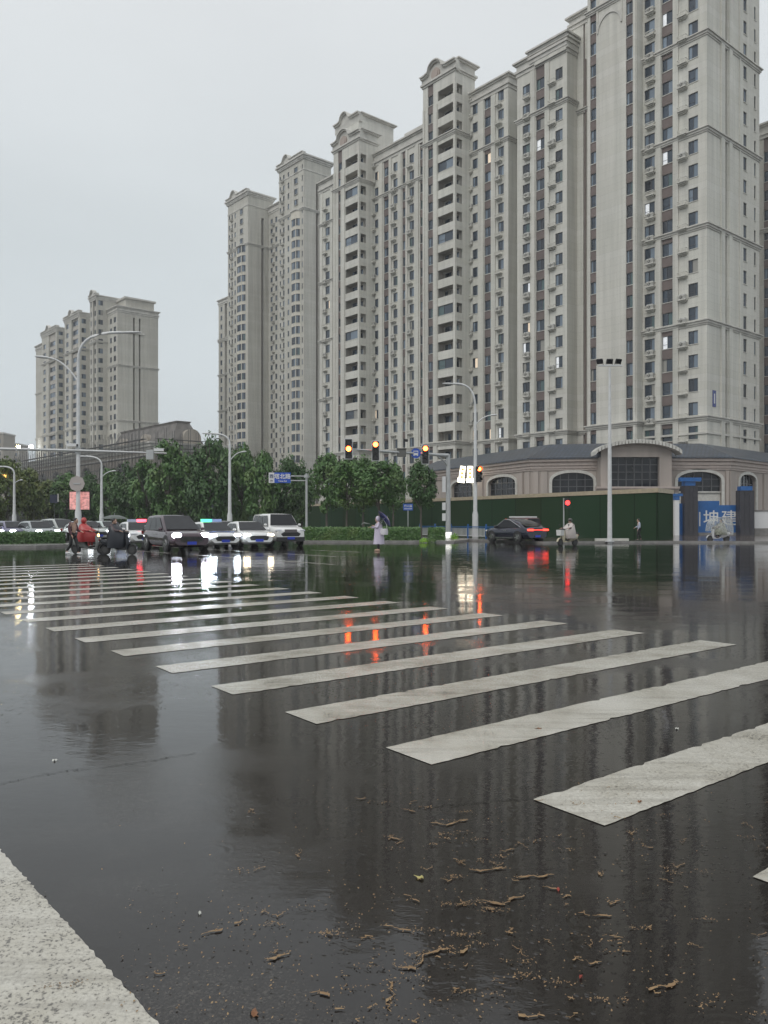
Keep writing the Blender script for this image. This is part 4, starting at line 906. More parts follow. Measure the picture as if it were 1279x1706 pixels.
# street name sign
Z = 66; t = thing('street_name_sign', 'blue street name sign on a grey post reading 塔北路 Tabei Rd', 'sign', P(511, Z, .1))
e = MB(); e.tube([(0, 0, 0), (0, 0, dz(791, Z))], .10, 10); e.tube([(0, 0, dz(798, Z)), (0, 0, dz(793, Z))], .22, 8); e.build('post', M['metal'], t)
e = MB()
for y_ in (795.5, 803): e.tube([(0, 0, dz(y_, Z)), (dxm(484, 511, Z), 0, dz(y_ - .3, Z))], .05, 6)
e.build('bracket', M['metal'], t)
x0, x1, zc = dxm(448, 511, Z), dxm(484.5, 511, Z), dz(798, Z); xm = x0 + (x1 - x0) * .26
e = MB(); e.box(xm, x1, -.05, .05, zc - .42, zc + .42); p1 = e.build('name_plate', mat('sign blue', (.02, .09, .50), .35), t)
e = MB(); e.box(x0, xm - .002, -.05, .05, zc - .42, zc + .42); p2 = e.build('direction_plate', M['white'], t)
text('塔北路', 'lettering', .44, M['white'], p1, ((xm + x1) / 2, -.07, zc + .08), bold=.02); text('Tabei Rd', 'lettering', .19, M['white'], p1, ((xm + x1) / 2, -.07, zc - .28), bold=.01)
text('西', 'lettering', .34, mat('sign ink', (.05, .08, .2), .5), p2, ((x0 + xm) / 2, -.07, zc + .1), bold=.01); text('W', 'lettering', .2, M['black'], p2, ((x0 + xm) / 2, -.07, zc - .25), bold=.01)
# small blue sign
Z = 62; t = thing('direction_sign', 'small blue lettered sign on a thin post behind the hedge', 'sign', P(680, Z, .1))
e = MB(); e.tube([(0, 0, 0), (0, 0, dz(851, Z))], .035, 8); e.build('post', M['metal'], t); e = MB(); e.box(-.37, .37, -.05, -.02, dz(852.5, Z), dz(841.5, Z)); pp = e.build('plate', mat('sign blue', (.02, .09, .42), .4), t)
text('行人道', 'lettering', .2, M['white'], pp, (0, -.06, dz(845.5, Z)), bold=.02); e = MB(); e.box(-.3, .3, -.055, -.051, dz(850.4, Z), dz(849.4, Z)); e.build('lettering', M['white'], pp)
Z = 72; t = thing('road_sign', 'small dark road sign on a thin post above the waiting cars at the left', 'sign', P(91, Z))
e = MB(); e.tube([(0, 0, 0), (0, 0, dz(840, Z))], .04, 8); e.build('post', mat('dark post', (.05, .06, .05), .5), t); e = MB(); e.box(-.38, .32, -.05, -.02, dz(838, Z), dz(824, Z)); e.box(.3, .38, -.08, -.02, dz(836, Z), dz(823, Z), 1); e.build('plate', [mat('dark sign', (.02, .025, .05), .4), M['trim_w']], t)
# traffic signals
RED = mat('lit signal lens', (.5, .1, .05), .3, emit=(1.0, .10, .015), es=32); REDP = mat('lit red figure', (.5, .02, .02), .3, emit=(1, .03, .03), es=5); OFF = mat('unlit lens', (.015, .012, .012), .2)
def signal(label, p, lit, rz=0.0, h=1.32, w=.46, m=RED, border=True, group='vehicle signals on the mast arm'):
    t = thing('traffic_signal', label, 'traffic signal', p, rz, group); e = MB(); e.box(-w/2, w/2, 0, .22, -h/2, h/2); e.build('housing', M['black'], t)
    if border: e = MB(); e.box(-w/2 - .05, w/2 + .05, .03, .06, -h/2 - .05, h/2 + .05); e.build('backplate', M['white_metal'], t)
    for i in range(3):
        z = h/2 - h * (i + .5) / 3; e = MB(); e.tube([(0, -.01, z), (0, -.004, z)], h * .125, 18, sm=False); ln = e.build('lens', m if i == lit else OFF, t)
        e = MB(); r_ = h * .145; n_ = 12
        for k in range(n_):
            a0, a1 = -.35 + (math.pi + .7) * k / n_, -.35 + (math.pi + .7) * (k + 1) / n_
            e.face([(r_ * math.cos(a0), 0, z + r_ * math.sin(a0)), (r_ * math.cos(a1), 0, z + r_ * math.sin(a1)), (r_ * math.cos(a1), -.2, z + r_ * math.sin(a1)), (r_ * math.cos(a0), -.2, z + r_ * math.sin(a0))])
        e.build('visor', M['black'], t)
    return t
t = thing('signal_mast', 'grey cantilever signal mast reaching left from beside the hedge', 'signal mast', P(747, 61))
pz = 6.35; e = MB(); e.tube([(0, 0, 0), (0, 0, 3), (0, 0, pz + .1)], [.21, .18, .15], 14); e.box(-.35, .35, -.35, .35, .12, .16); e.build('pole', M['metal'], t)
A_ = P(747, 61, pz) - t.location; B2 = P(574, 55.6, pz + .02) - t.location; e = MB(); e.tube([A_, A_ * .9 + B2 * .1, B2], [.15, .12, .06], 10); e.tube([Vector((0, 0, pz - .9)), A_ * .96 + B2 * .04 + Vector((0, 0, -.45)), A_ * .88 + B2 * .12 + Vector((0, 0, -.06))], .06, 8); e.build('arm', M['metal'], t)
for z in (3.9, 2.55, 1.75): e = MB(); e.box(-.45, -.2, -.15, .15, z - .28, z + .28 + (.6 if z > 3 else 0)); e.build('control_box', M['white'], t)
e = MB(); e.tube([(0, 0, .16), (0, 0, .62)], .26, 14); e.build('reflective_band', mat('glowing reflective wrap', (.8, .8, .8), .3, emit=(1, .97, .9), es=.9), t)  # band emits, standing in for headlight glow thrown back by the wrap
def on_arm(px): f = (747 - px) / (747 - 574); Z_ = 61 / (1 + f * (61 / 55.6 - 1)); return P(px, Z_ - .25, pz)
signal('leftmost three lens signal on the mast arm, its middle lens lit amber', on_arm(581) + Vector((0, 0, .02)), 1); signal('second three lens signal from the left on the mast arm, top lens lit', on_arm(626) + Vector((0, 0, 0)), 0); signal('three lens signal nearest the mast pole, top lens lit, beside the round blue sign', on_arm(709) + Vector((0, 0, -.05)), 0)
e = MB(); e.box(-.36, .3, 0, .3, -.3, .25); e.box(-.38, .32, -.06, .32, .25, .3); tag(e.build('detector_box', mat('dull box', (.12, .12, .11), .5), None, on_arm(670) + Vector((0, 0, 0))), 'dark detector box on the mast arm left of the round blue sign', 'box')
e = MB(); e.tube([(-.1, .2, -.05), (-.1, .2, .75), (0, 0, .85)], .03, 6); e.box(-.12, .16, -.2, .1, .78, .95); tag(e.build('surveillance_camera', M['black'], None, on_arm(676)), 'small dark camera standing on the mast arm above the detector box', 'camera')
t = thing('bus_sign', 'round blue sign with a white bus on the mast arm', 'sign', on_arm(693)); e = MB(); e.tube([(0, 0, 0), (0, .03, 0)], .36, 24, sm=False); dsk = e.build('disc', mat('sign blue', (.02, .08, .45), .35), t)
e = MB(); e.box(-.17, .17, -.02, -.001, -.14, .18); e.box(-.13, .13, -.028, -.021, .02, .12, 1); e.box(-.16, -.09, -.02, -.001, -.19, -.141); e.box(.09, .16, -.02, -.001, -.19, -.141); e.build('bus_symbol', [M['white'], mat('sign blue', (.02, .08, .45), .35)], dsk)
signal('signal fixed to the right of the grey twin arm lamp, top lens lit', P(799, 67.6, dz(790, 67.6)), 0, R(25), 1.3, .42, border=False)
t = thing('pedestrian_signal', 'red pedestrian signal on a thin pole behind the rider in the cream poncho', 'pedestrian signal', P(939.5, 58.5, .1)); e = MB(); e.tube([(0, 0, 0), (0, 0, dz(832, 58.5))], .05, 8); e.build('pole', M['metal'], t)
e = MB(); e.box(.04, .42, -.2, .0, dz(849, 58.5), dz(832, 58.5)); e.build('housing', M['black'], t); e = MB(); e.tube([(.23, -.21, dz(840, 58.5)), (.23, -.202, dz(840, 58.5))], .17, 16, sm=False); e.build('lens', REDP, t)
e = MB(); e.tube([(0, 0, 0), (0, 0, .42)], .25, 14); o = e.build('reflective_band', mat('glowing reflective wrap', (.8, .8, .8), .3, emit=(1, .97, .9), es=.9), L1, (0, 0, .1))  # emission on this wrap also paints in returned headlight glow
# lit vertical boards on the shop building
LB = mat('lit board', (.8, .8, .7), .4, emit=(1, .93, .72), es=3.2); LR = mat('lit board characters', (.6, .1, .05), .4, emit=(1, .35, .08), es=1.6)
for px, rot, lab in ((770, R(8), 'left tilted glowing vertical board above the arched window'), (783.5, 0, 'right upright glowing vertical board above the arched window')):
    t = thing('lit_board', lab, 'sign', P(px, 95.5, dz(790, 95.5)), 0, 'glowing vertical boards'); e = MB(); Mx = Matrix.Rotation(rot, 4, 'Y'); e.box(-.3, .3, 0, .2, -.95, .95, 0, Mx); e.box(-.42, .42, -.01, .18, -.98, -.45, 0, Mx); bd = e.build('board', LB, t)
    e = MB()
    for k in range(3): e.box(-.16, .16, -.03, -.012, .55 - k * .45 - .12, .55 - k * .45 + .14, 0, Mx); e.box(-.02, .02, -.04, -.031, .55 - k * .45 - .16, .55 - k * .45 + .18, 0, Mx)
    e.build('characters', LR, bd)
# railing
t = thing('railing', 'white barred railing with blue posts and top rail behind the dark coupe', 'railing', P(700, 72, .1)); A_ = Vector((0, 0, 0)); B2 = P(836, 62.0, .1) - t.location; D = (B2 - A_).length; dd = B2 / D; an = math.atan2(dd.y, dd.x); sub = empty('rails', (0, 0, 0), an, t)
bpy.data.objects.remove(sub); t.rotation_euler = (0, 0, an)
e = MB(); e.box(0, D, -.03, .03, .86, .92); e.box(0, D, -.03, .03, .78, .81); e.build('top_rail', M['blue'], t); e = MB(); e.box(0, D, -.025, .025, .14, .18); e.build('bottom_rail', M['white'], t)
n_ = int(D / 2.4); pm = MB(); pm.box(-.06, .06, -.06, .06, 0, 1.0); pm.ball((0, 0, 1.05), .07); pmm = pm.mesh('post', M['blue']); k_ = MB()
for j in range(13): k_.box(.12 + j * .17, .14 + j * .17 + .02, -.015, .015, .18, .78)
kk = k_.mesh('bar_panel', M['white'])
for i in range(n_ + 1): place('post', pmm, t, (i * 2.4, 0, 0)); (place('bar_panel', kk, t, (i * 2.4, 0, 0)) if i < n_ else None)
#SECTION3
# ------------------------------------------------------------------ cars
def paint(name, c, m_=0.0, r=.22): return mat(name, c, r, metal=m_, coat=.8, noise=.03)
def plate_mat(): return mat('plate blue', (.02, .05, .45), .35)
M['plate'] = plate_mat(); M['tail'] = mat('unlit tail lamp', (.25, .01, .01), .2); M['lampglass'] = mat('headlamp glass', (.55, .57, .6), .1)
def wheel(parent, x, y, r, w=.22):
    t = MB(); s_ = 1 if y > 0 else -1
    t.tube([(0, -w/2, 0), (0, -w/2 + .03, 0), (0, w/2 - .03, 0), (0, w/2, 0)], [r * .93, r, r, r * .93], 24); o = t.build('wheel', M['rubber'], parent, (x, y, r))
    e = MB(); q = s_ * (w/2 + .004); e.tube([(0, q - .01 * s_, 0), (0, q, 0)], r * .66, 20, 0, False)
    e2 = MB(); 
    for k in range(5):
        a = k * 2 * math.pi / 5; Mx = Matrix.Rotation(a, 4, 'Y'); e2.box(.05, r * .62, min(q, q + .025 * s_), max(q, q + .025 * s_), -.035, .035, 0, Mx)
    e2.tube([(0, q, 0), (0, q + .03 * s_, 0)], r * .16, 10); e2.tube([(0, q - .005 * s_, 0), (0, q + .012 * s_, 0)], [r * .68, r * .66], 20, 0, False, caps=False)
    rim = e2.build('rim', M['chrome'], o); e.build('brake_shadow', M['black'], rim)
def car(label, loc, az, p, L_=4.7, W=1.8, H_=1.45, kind='sedan', heads=None, tails=None, cat='car', name='parked_car', bumper=None, stripe=None, seed=0, plate=True):
    """az: heading in degrees clockwise from +Y (the camera looks along +Y)"""
    t = thing(name, label, cat, loc, R(90 - az), 'cars waiting or turning at the junction'); hw = W / 2
    T = {'sedan': dict(b=.62, hood=.66, rear=.68, c=(-.44, -.22, .08, .27), zl=.22, r=.32), 'suv': dict(b=.60, hood=.62, rear=.66, c=(-.49, -.45, .12, .26), zl=.28, r=.39),
         'cross': dict(b=.565, hood=.6, rear=.62, c=(-.48, -.36, .03, .27), zl=.24, r=.37), 'mpv': dict(b=.55, hood=.60, rear=.62, c=(-.49, -.42, .07, .33), zl=.20, r=.36), 'coupe': dict(b=.60, hood=.62, rear=.70, c=(-.45, -.08, .06, .26), zl=.26, r=.37)}[kind]
    zb = H_ * T['b'] if kind != 'sedan' else H_ * .62; zl = T['zl']; xs = (-.5, -.49, -.44, -.3, -.1, .1, .27, .38, .46, .495, .5)
    def ztop(f):
        if f > T['c'][3]: k = (f - T['c'][3]) / (.5 - T['c'][3]); return zb + .02 - (zb * .20) * k ** 2.2
        if kind == 'sedan' and f < -.44: return zb + .04
        return zb + (.06 if f < 0 else .0)
    rings = []
    for f in xs:
        e_ = abs(f) / .5; pinch = 1 - .16 * max(0, (e_ - .72) / .28) ** 2; w = hw * pinch; z1 = ztop(f); lo = zl + (.10 if e_ > .97 else 0); 
        if e_ > .99: z1 -= .09
        half = [(w * .80, lo), (w * .97, lo + .10), (w, lo + (z1 - lo) * .45), (w * .985, lo + (z1 - lo) * .78), (w * .93, z1 - .03), (w * .80, z1 + .005), (w * .4, z1 + .03)]
        rings.append([(f * L_, y, z) for y, z in half] + [(f * L_, -y, z) for y, z in reversed(half)])
    b = MB(); b.loft([[Vector(q) for q in r] for r in rings], 0, True)
    c0, c1, c2, c3 = [k * L_ for k in T['c']]; wb, wt = hw * .93, hw * .74; zr = H_
    st = [(c0, zb + .0, .0), (c0 * .2 + c1 * .8, zb + (zr - zb) * .86, .8), (c1, zr - .03, .97), ((c1 + c2) / 2, zr, 1), (c2, zr - .03, .97), (c2 * .7 + c3 * .3, zb + (zr - zb) * .72, .7), (c3, zb + .0, .0)]
    if kind == 'coupe': st[1] = (c0 * .5 + c1 * .5, zb + (zr - zb) * .66, .6)
    cab = []
    for x, z, k in st:
        wz = wb + (wt - wb) * k; cab.append([Vector((x, wb, zb - .05)), Vector((x, wz + .005, z - .05)), Vector((x, wz - .06, z)), Vector((x, wz * .5, z + .015)), Vector((x, -wz * .5, z + .015)), Vector((x, -wz + .06, z)), Vector((x, -wz - .005, z - .05)), Vector((x, -wb, zb - .05))])
    b.loft(cab, 0, True)
    bd = b.build('body', p, t)
    # glass laid just proud of the cabin
    def wy(z): return wb + (wt - wb) * (z - zb) / (zr - zb)
    sx, sz = (c3, zb + .06), (c2 * .93, zr - .09)
    def pane(name, qs): g_ = MB(); g_.face(qs); g_.build(name, M['carglass'], t)
    def slope(xa, za, xb, zb2, o): d = Vector((xb - xa, 0, zb2 - za)).normalized(); n = Vector((d.z, 0, -d.x)) * o; return n
    xm, zm = st[5][0], st[5][1]; n = slope(c3, zb, c2, zr, .035 if c3 > 0 else -.035)
    pane('windscreen', [Vector((c3 - .05, -wb * .93, zb + .05)) + n, Vector((c3 - .05, wb * .93, zb + .05)) + n, Vector((c2 + .06, wt * .9, zr - .06)) + n * 1.3, Vector((c2 + .06, -wt * .9, zr - .06)) + n * 1.3])
    n = -slope(c0, zb, c1, zr, .035)
    if kind in ('suv', 'mpv', 'cross'): n = Vector((-.03, 0, 0))
    zs1 = zr - .07
    pane('rear_window', [Vector((c0 - .0, wb * .86, zb + .1)) + n, Vector((c0 - .0, -wb * .86, zb + .1)) + n, Vector((c1 - (.02 if kind != 'coupe' else .3), -wt * .88, zs1 - (0 if kind != 'coupe' else .06))) + n * 1.4, Vector((c1 - (.02 if kind != 'coupe' else .3), wt * .88, zs1 - (0 if kind != 'coupe' else .06))) + n * 1.4])
    for s_ in (1, -1):
        lo, hi = zb + .05, zr - .11; y0, y1 = s_ * (wy(lo) + .025), s_ * (wy(hi) + .022)
        xa0, xa1 = c0 + (c1 - c0) * .28 + .08, c1 + .12; xb0, xb1 = c3 - (c3 - c2) * .18 - .12, c2 - .06
        if kind == 'coupe': xa0, xa1 = c0 + (c1 - c0) * .35, c1 + .0
        cuts = 3 if kind in ('mpv', 'suv', 'cross') else 2
        for i in range(cuts):
            f0, f1 = i / cuts + .012, (i + 1) / cuts - .012
            qs = [(xa0 + (xb0 - xa0) * f0, y0, lo), (xa0 + (xb0 - xa0) * f1, y0, lo), (xa1 + (xb1 - xa1) * f1, y1, hi), (xa1 + (xb1 - xa1) * f0, y1, hi)]
            pane('side_window', qs if s_ < 0 else qs[::-1])
        e = MB(); e.ball((c3 - .28, s_ * (hw + .08), zb + .10), (.08, .11, .08), 0, 8, 6); e.build('wing_mirror', p, t)
        for f in (-.30, .31):
            e = MB(); e.tube([(f * L_, s_ * (hw - .06), T['r'] + .02), (f * L_, s_ * (hw + .006), T['r'] + .02)], T['r'] * 1.14, 22, 0, False); e.build('wheel_arch', M['black'], t); wheel(t, f * L_, s_ * (hw - .085), T['r'])
        zh = zb * .80 if kind != 'suv' else zb * .80
        e = MB(); e.ball((L_ * .478, s_ * hw * .70, zh), (.12, .24, .085) if kind != 'cross' else (.14, .25, .12), 0, 10, 8); e.build('headlight', heads or M['lampglass'], t)
        e = MB(); e.box(-.03, 0, -.26 if kind != 'coupe' else -.30, .2, *((-.09, .09) if kind != 'coupe' else (-.055, .055)), 0, Matrix.Translation((-L_ * .497, s_ * hw * .66, zb * .90))); e.build('tail_light', tails or M['tail'], t)
        e = MB(); e.box(-L_ * .05, L_ * .03, s_ * hw * 1.0 - .012, s_ * hw * 1.0 + .012, zb * .83, zb * .83 + .03); e.build('door_handle', M['chrome'], t)
    x = L_ * .5; zg = zb * .62
    e = MB(); e.loft([[Vector((x + .004, y, z)) for y, z in ((-hw * .5, zg - .13), (hw * .5, zg - .13), (hw * .62, zg + .02), (hw * .42, zg + .12), (-hw * .42, zg + .12), (-hw * .62, zg + .02))], [Vector((x - .06, y, z)) for y, z in ((-hw * .5, zg - .13), (hw * .5, zg - .13), (hw * .62, zg + .02), (hw * .42, zg + .12), (-hw * .42, zg + .12), (-hw * .62, zg + .02))]], 0, False); e.build('grille', M['black'], t)
    if kind == 'suv':
        e = MB(); e.box(x - .1, x + .05, -hw * .86, hw * .86, zl + .02, zl + .26); e.build('bumper', M['black'], t); e = MB(); e.box(x - .02, x + .02, -hw * .38, hw * .38, zb * .70, zb * .86); e.build('grille', mat('grille bars', (.12, .11, .11), .4), t)
    if plate:
        for s_, xx in ((1, x + .03 + (.04 if kind == 'suv' else 0)), (-1, -x - .03)):
            e = MB(); e.box(min(xx, xx - .02 * s_), max(xx, xx - .02 * s_), -.22, .22, zl + .13, zl + .27); e.build('number_plate', M['plate'], t)
    if kind == 'coupe':
        for s_ in (-1, 1): e = MB(); e.tube([(c3 - .1, s_ * (wb + .03), zb + .03), (c2, s_ * (wt + .035), zr - .08), ((c1 + c2) / 2, s_ * (wt + .035), zr - .06), (c1, s_ * (wt + .04), zr - .1), (c0 * .6 + c1 * .4, s_ * (wb + .02), zb + .2), (c0 + .4, s_ * (wb + .02), zb + .06)], .022, 6); e.build('chrome_trim', M['chrome'], t); e = MB(); e.box(-L_ * .2, L_ * .22, min(s_ * hw, s_ * (hw + .02)), max(s_ * hw, s_ * (hw + .02)), zl + .04, zl + .10); e.build('sill_strip', M['chrome'], t)
    if stripe:
        for s_ in (-1, 1): e = MB(); y = s_ * (hw + .008); e.box(-L_ * .38, L_ * .38, min(y, y - .01 * s_), max(y, y - .01 * s_), zl + .22, zb * .80); e.build('side_stripe', stripe, t)
    return t
def lightbar(t, x, z, c1, c2, e1, e2):
    e = MB(); e.box(x - .12, x + .12, -.55, -.02, z, z + .14); e.build('roof_light', mat('roof lamp', c1, .3, emit=c1, es=e1), t); e = MB(); e.box(x - .12, x + .12, .02, .55, z, z + .14); e.build('roof_light', mat('roof lamp', c2, .3, emit=c2, es=e2), t)
HL = lambda c, s_: mat('lit headlamp', (.9, .9, .9), .3, emit=c, es=s_)
WHITE = paint('white car paint', (.72, .72, .71)); BLUEP = mat('blue livery', (.04, .12, .42), .3)
car('dark maroon people carrier with bright headlights, foremost of the cars at the left', P(291, 40.2), 147, paint('dark maroon metallic', (.05, .026, .036), .3), 4.95, 1.92, 1.76, 'cross', heads=HL((.85, .88, 1), 130), name='people_carrier', cat='people carrier')
tx = car('white and blue patrol car with green roof light half hidden behind the people carrier', P(352, 44.8), 149, WHITE, 4.6, 1.8, 1.42, 'sedan', heads=HL((.75, .88, 1), 80), stripe=BLUEP, name='patrol_car')
e = MB(); e.box(1.30, 1.85, -.7, .7, .905, .915); e.build('bonnet_panel', BLUEP, tx); lightbar(tx, 0, 1.43, (.1, .9, .45), (.3, .4, .7), 1.6, .1)
car('white saloon with dim headlights and a blue plate, left of the white off-road car', P(411, 46.2), 153, WHITE, 4.6, 1.8, 1.44, 'sedan', heads=HL((1, .82, .55), 14), name='saloon_car')
car('big white off-road car with black bumper and blue plate, beside the hedge end', P(462, 49.4), 154, WHITE, 4.95, 1.95, 1.90, 'suv', name='off_road_car')
car('white car of which only the roof shows behind the white saloon', P(368, 53.5), 150, WHITE, 4.6, 1.8, 1.46, 'sedan', name='hidden_car')
pc_ = car('white and blue patrol car with a red roof light behind the people carrier', P(228, 49.5), 150, WHITE, 4.6, 1.8, 1.42, 'sedan', stripe=BLUEP, name='patrol_car'); lightbar(pc_, 0, 1.43, (.35, .38, .5), (.9, .05, .08), .1, 7)
for px, Z, c, lab, k, es in ((18, 62, (.16, .15, .24), 'grey violet car with the leftmost bright headlights behind the median hedge', 'sedan', 55), (60, 61, (.30, .33, .34), 'silver car second in the queue behind the median hedge', 'sedan', 50), (100, 64, (.42, .44, .42), 'pale car third in the queue, partly behind the tall lamp post', 'mpv', 0), (-28, 62, (.4, .4, .4), 'pale car cut off by the left edge of the photo', 'sedan', 40), (143, 60, (.5, .52, .5), 'whitish car behind the red raincoat rider', 'sedan', 6), (178, 63, (.45, .52, .5), 'pale greenish car behind the black scooter rider', 'sedan', 0)):
    car(lab, P(px, Z), 135, paint('car paint', c), 4.6, 1.8, 1.45 if k == 'sedan' else 1.62, k, heads=HL((.9, .95, 1), es) if es else None, name='queued_car')
TL = mat('lit tail lamp', (.8, .1, .05), .3, emit=(1, .035, .02), es=5)
cp_ = car('dark navy coupe with lit red tail lights driving away on the right', P(859, 55.6), -30, paint('navy metallic', (.015, .017, .035), .4), 4.55, 1.93, 1.62, 'coupe', tails=TL, name='coupe_car')
e = MB(); e.box(-2.31, -2.28, -.80, .80, .865, .895); e.build('tail_light_strip', TL, cp_)
rc = car('small dark red car with a white roof, mostly hidden behind the navy coupe', P(866, 60.5), -30, paint('dark red paint', (.10, .02, .02)), 3.4, 1.55, 1.70, 'suv', name='small_car'); e = MB(); e.box(-1.3, .55, -.55, .55, 1.705, 1.80); e.build('roof_panel', M['white'], rc)

# ------------------------------------------------------------------ people (skinned skeletons)
def skin_mesh(nodes, edges, root, sub=1):
    names = list(nodes); me = bpy.data.meshes.new('tmp'); me.from_pydata([nodes[n][0] for n in names], [(names.index(a), names.index(b)) for a, b in edges], [])
    o = bpy.data.objects.new('tmp', me); col.objects.link(o); o.modifiers.new('s', 'SKIN'); 
    for i, n in enumerate(names):
        r = nodes[n][1]; r = r if isinstance(r, tuple) else (r, r); sv = me.skin_vertices[0].data[i]; sv.radius = r; sv.use_root = (n == root)
    sb = o.modifiers.new('d', 'SUBSURF'); sb.levels = sub; sb.render_levels = sub
    bpy.context.view_layer.update(); m2 = bpy.data.meshes.new_from_object(o.evaluated_get(bpy.context.evaluated_depsgraph_get())); bpy.data.objects.remove(o)
    b = MB(); b.v = [tuple(v.co) for v in m2.vertices]; b.f = [tuple(p.vertices) for p in m2.polygons]; b.m = [0] * len(b.f); b.sm = [True] * len(b.f); return b
V = lambda *a: Vector(a)
M['skin'] = mat('skin', (.50, .32, .24), .5); M['hair'] = mat('black hair', (.012, .010, .009), .4)
def person(label, loc, rz, J, cloth, head_dir=(1, 0, 0), group=None, hood=None, hair=True, cap=None):
    """J: joints in the figure's own frame, facing +x; cloth: list of (name, material, nodes, edges)"""
    t = thing('person', label, 'person', loc, rz, group)
    n = dict(pelvis=(J['pelvis'], (.13, .11)), chest=(J['chest'], (.15, .12)), neck=(J['neck'], .055), head=(J['neck'] + (J['head'] - J['neck']) * .55, .06), crown=(J['head'], (.085, .10)))
    ed = [('pelvis', 'chest'), ('chest', 'neck'), ('neck', 'head'), ('head', 'crown')]
    for s_ in ('l', 'r'):
        n['sh' + s_] = (J['sh' + s_], .06); n['el' + s_] = (J['el' + s_], .043); n['wr' + s_] = (J['wr' + s_], .028)
        n['hi' + s_] = (J['hi' + s_], .085); n['kn' + s_] = (J['kn' + s_], .058); n['an' + s_] = (J['an' + s_], .04); n['to' + s_] = (J['to' + s_], (.042, .03))
        ed += [('chest', 'sh' + s_), ('sh' + s_, 'el' + s_), ('el' + s_, 'wr' + s_), ('pelvis', 'hi' + s_), ('hi' + s_, 'kn' + s_), ('kn' + s_, 'an' + s_), ('an' + s_, 'to' + s_)]
        d = (J['wr' + s_] - J['el' + s_]).normalized(); sd_ = d.cross(V(0, 0, 1)); sd_ = (sd_ if sd_.length > .2 else V(0, 1, 0)).normalized(); dn = d.cross(sd_).normalized()
        if dn.z > 0: dn = -dn
        pm = J['wr' + s_] + d * .05; n['pa' + s_] = (pm, (.035, .018)); ed.append(('wr' + s_, 'pa' + s_))
        for k, (o, l) in enumerate(((-.03, .070), (-.010, .078), (.010, .074), (.028, .058))):
            a = pm + d * .035 + sd_ * o; n[f'f{k}a{s_}'] = (a, .010); n[f'f{k}b{s_}'] = (a + d * l * .5 + dn * .012, .009); n[f'f{k}c{s_}'] = (a + d * l * .75 + dn * .04, .008); ed += [('pa' + s_, f'f{k}a{s_}'), (f'f{k}a{s_}', f'f{k}b{s_}'), (f'f{k}b{s_}', f'f{k}c{s_}')]
        a = J['wr' + s_] + d * .03 + sd_ * -.03; n['ta' + s_] = (a, .011); n['tb' + s_] = (a + d * .03 + sd_ * -.03 + dn * .01, .010); ed += [('wr' + s_, 'ta' + s_), ('ta' + s_, 'tb' + s_)]
    b = skin_mesh(n, ed, 'pelvis'); h = J['head']; hd = Vector(head_dir).normalized(); sd_ = V(0, 0, 1).cross(hd).normalized()
    Mr = Matrix((hd, sd_, (0, 0, 1))).transposed().to_4x4()
    b.ball(h, (.098, .078, .118), 0, 14, 10, Mr); b.ball(h + hd * .10 + V(0, 0, -.015), (.020, .014, .024), 0, 8, 6, Mr); b.ball(h + hd * .075 + V(0, 0, -.085), (.03, .035, .03), 0, 8, 6, Mr)
    for s_ in (1, -1): b.ball(h + sd_ * .08 * s_ + V(0, 0, -.01), (.02, .012, .03), 0, 8, 6, Mr); b.ball(h + hd * .088 + sd_ * .03 * s_ + V(0, 0, .01), (.010, .012, .009), 1, 6, 5, Mr)
    b.ball(h + hd * .092 + V(0, 0, -.055), (.008, .024, .006), 2, 6, 5, Mr)
    bd = b.build('body', [M['skin'], M['hair'], mat('lips', (.35, .12, .10), .5)], t)
    if hair: e = MB(); e.ball(h - hd * .022 + V(0, 0, .030), (.102, .090, .108), 0, 14, 10, Mr); e.build('hair', M['hair'], t)
    for name, m, nd, edg in cloth:
        nn = {k: ((J[k] if not isinstance(q, tuple) or len(q) == 1 else q[0]), (q if not isinstance(q, tuple) else q[-1])) for k, q in nd.items()}
        nn = {k: (J.get(k) if isinstance(q, (int, float)) or (isinstance(q, tuple) and not isinstance(q[0], Vector)) else q[0], q if isinstance(q, (int, float)) or not isinstance(q[0], Vector) else q[1]) for k, q in nd.items()}
        skin_mesh(nn, edg, list(nd)[0]).build(name, m, t)
    return t
LEG = [('pelvis', 'hil'), ('pelvis', 'hir'), ('hil', 'knl'), ('hir', 'knr'), ('knl', 'anl'), ('knr', 'anr')]
ARM = [('pelvis', 'chest'), ('chest', 'shl'), ('chest', 'shr'), ('shl', 'ell'), ('shr', 'elr'), ('ell', 'wrl'), ('elr', 'wrr')]
def trousers(m): return ('trousers', m, dict(pelvis=(.15, .13), hil=.10, hir=.10, knl=.075, knr=.075, anl=.058, anr=.058), LEG)
def coat(m, k=1.0): return ('jacket', m, dict(pelvis=(.17 * k, .15 * k), chest=(.175 * k, .145 * k), shl=.08 * k, shr=.08 * k, ell=.062 * k, elr=.062 * k, wrl=.045 * k, wrr=.045 * k), ARM)
def shoes(t, J, m):
    for s_ in ('l', 'r'):
        e = MB(); a, c = J['an' + s_], J['to' + s_]; d = V(c.x - a.x, c.y - a.y, 0).normalized(); e.ball((a + c) / 2 + V(0, 0, -.02) , (.14, .05, .05), 0, 10, 6, Matrix((d, V(-d.y, d.x, 0), V(0, 0, 1))).transposed().to_4x4()); e.build('shoe', m, t)
def skirt(b, rings, n=20, mi=0):
    R_ = []
    for (c, rx, ry) in rings: R_.append([Vector(c) + Vector((rx * math.cos(2 * math.pi * k / n) * (1 + .05 * math.sin(5 * k)), ry * math.sin(2 * math.pi * k / n) * (1 + .06 * math.sin(3 * k + 1)), .012 * math.sin(2 * k))) for k in range(n)])
    b.loft(R_, mi, True, False)
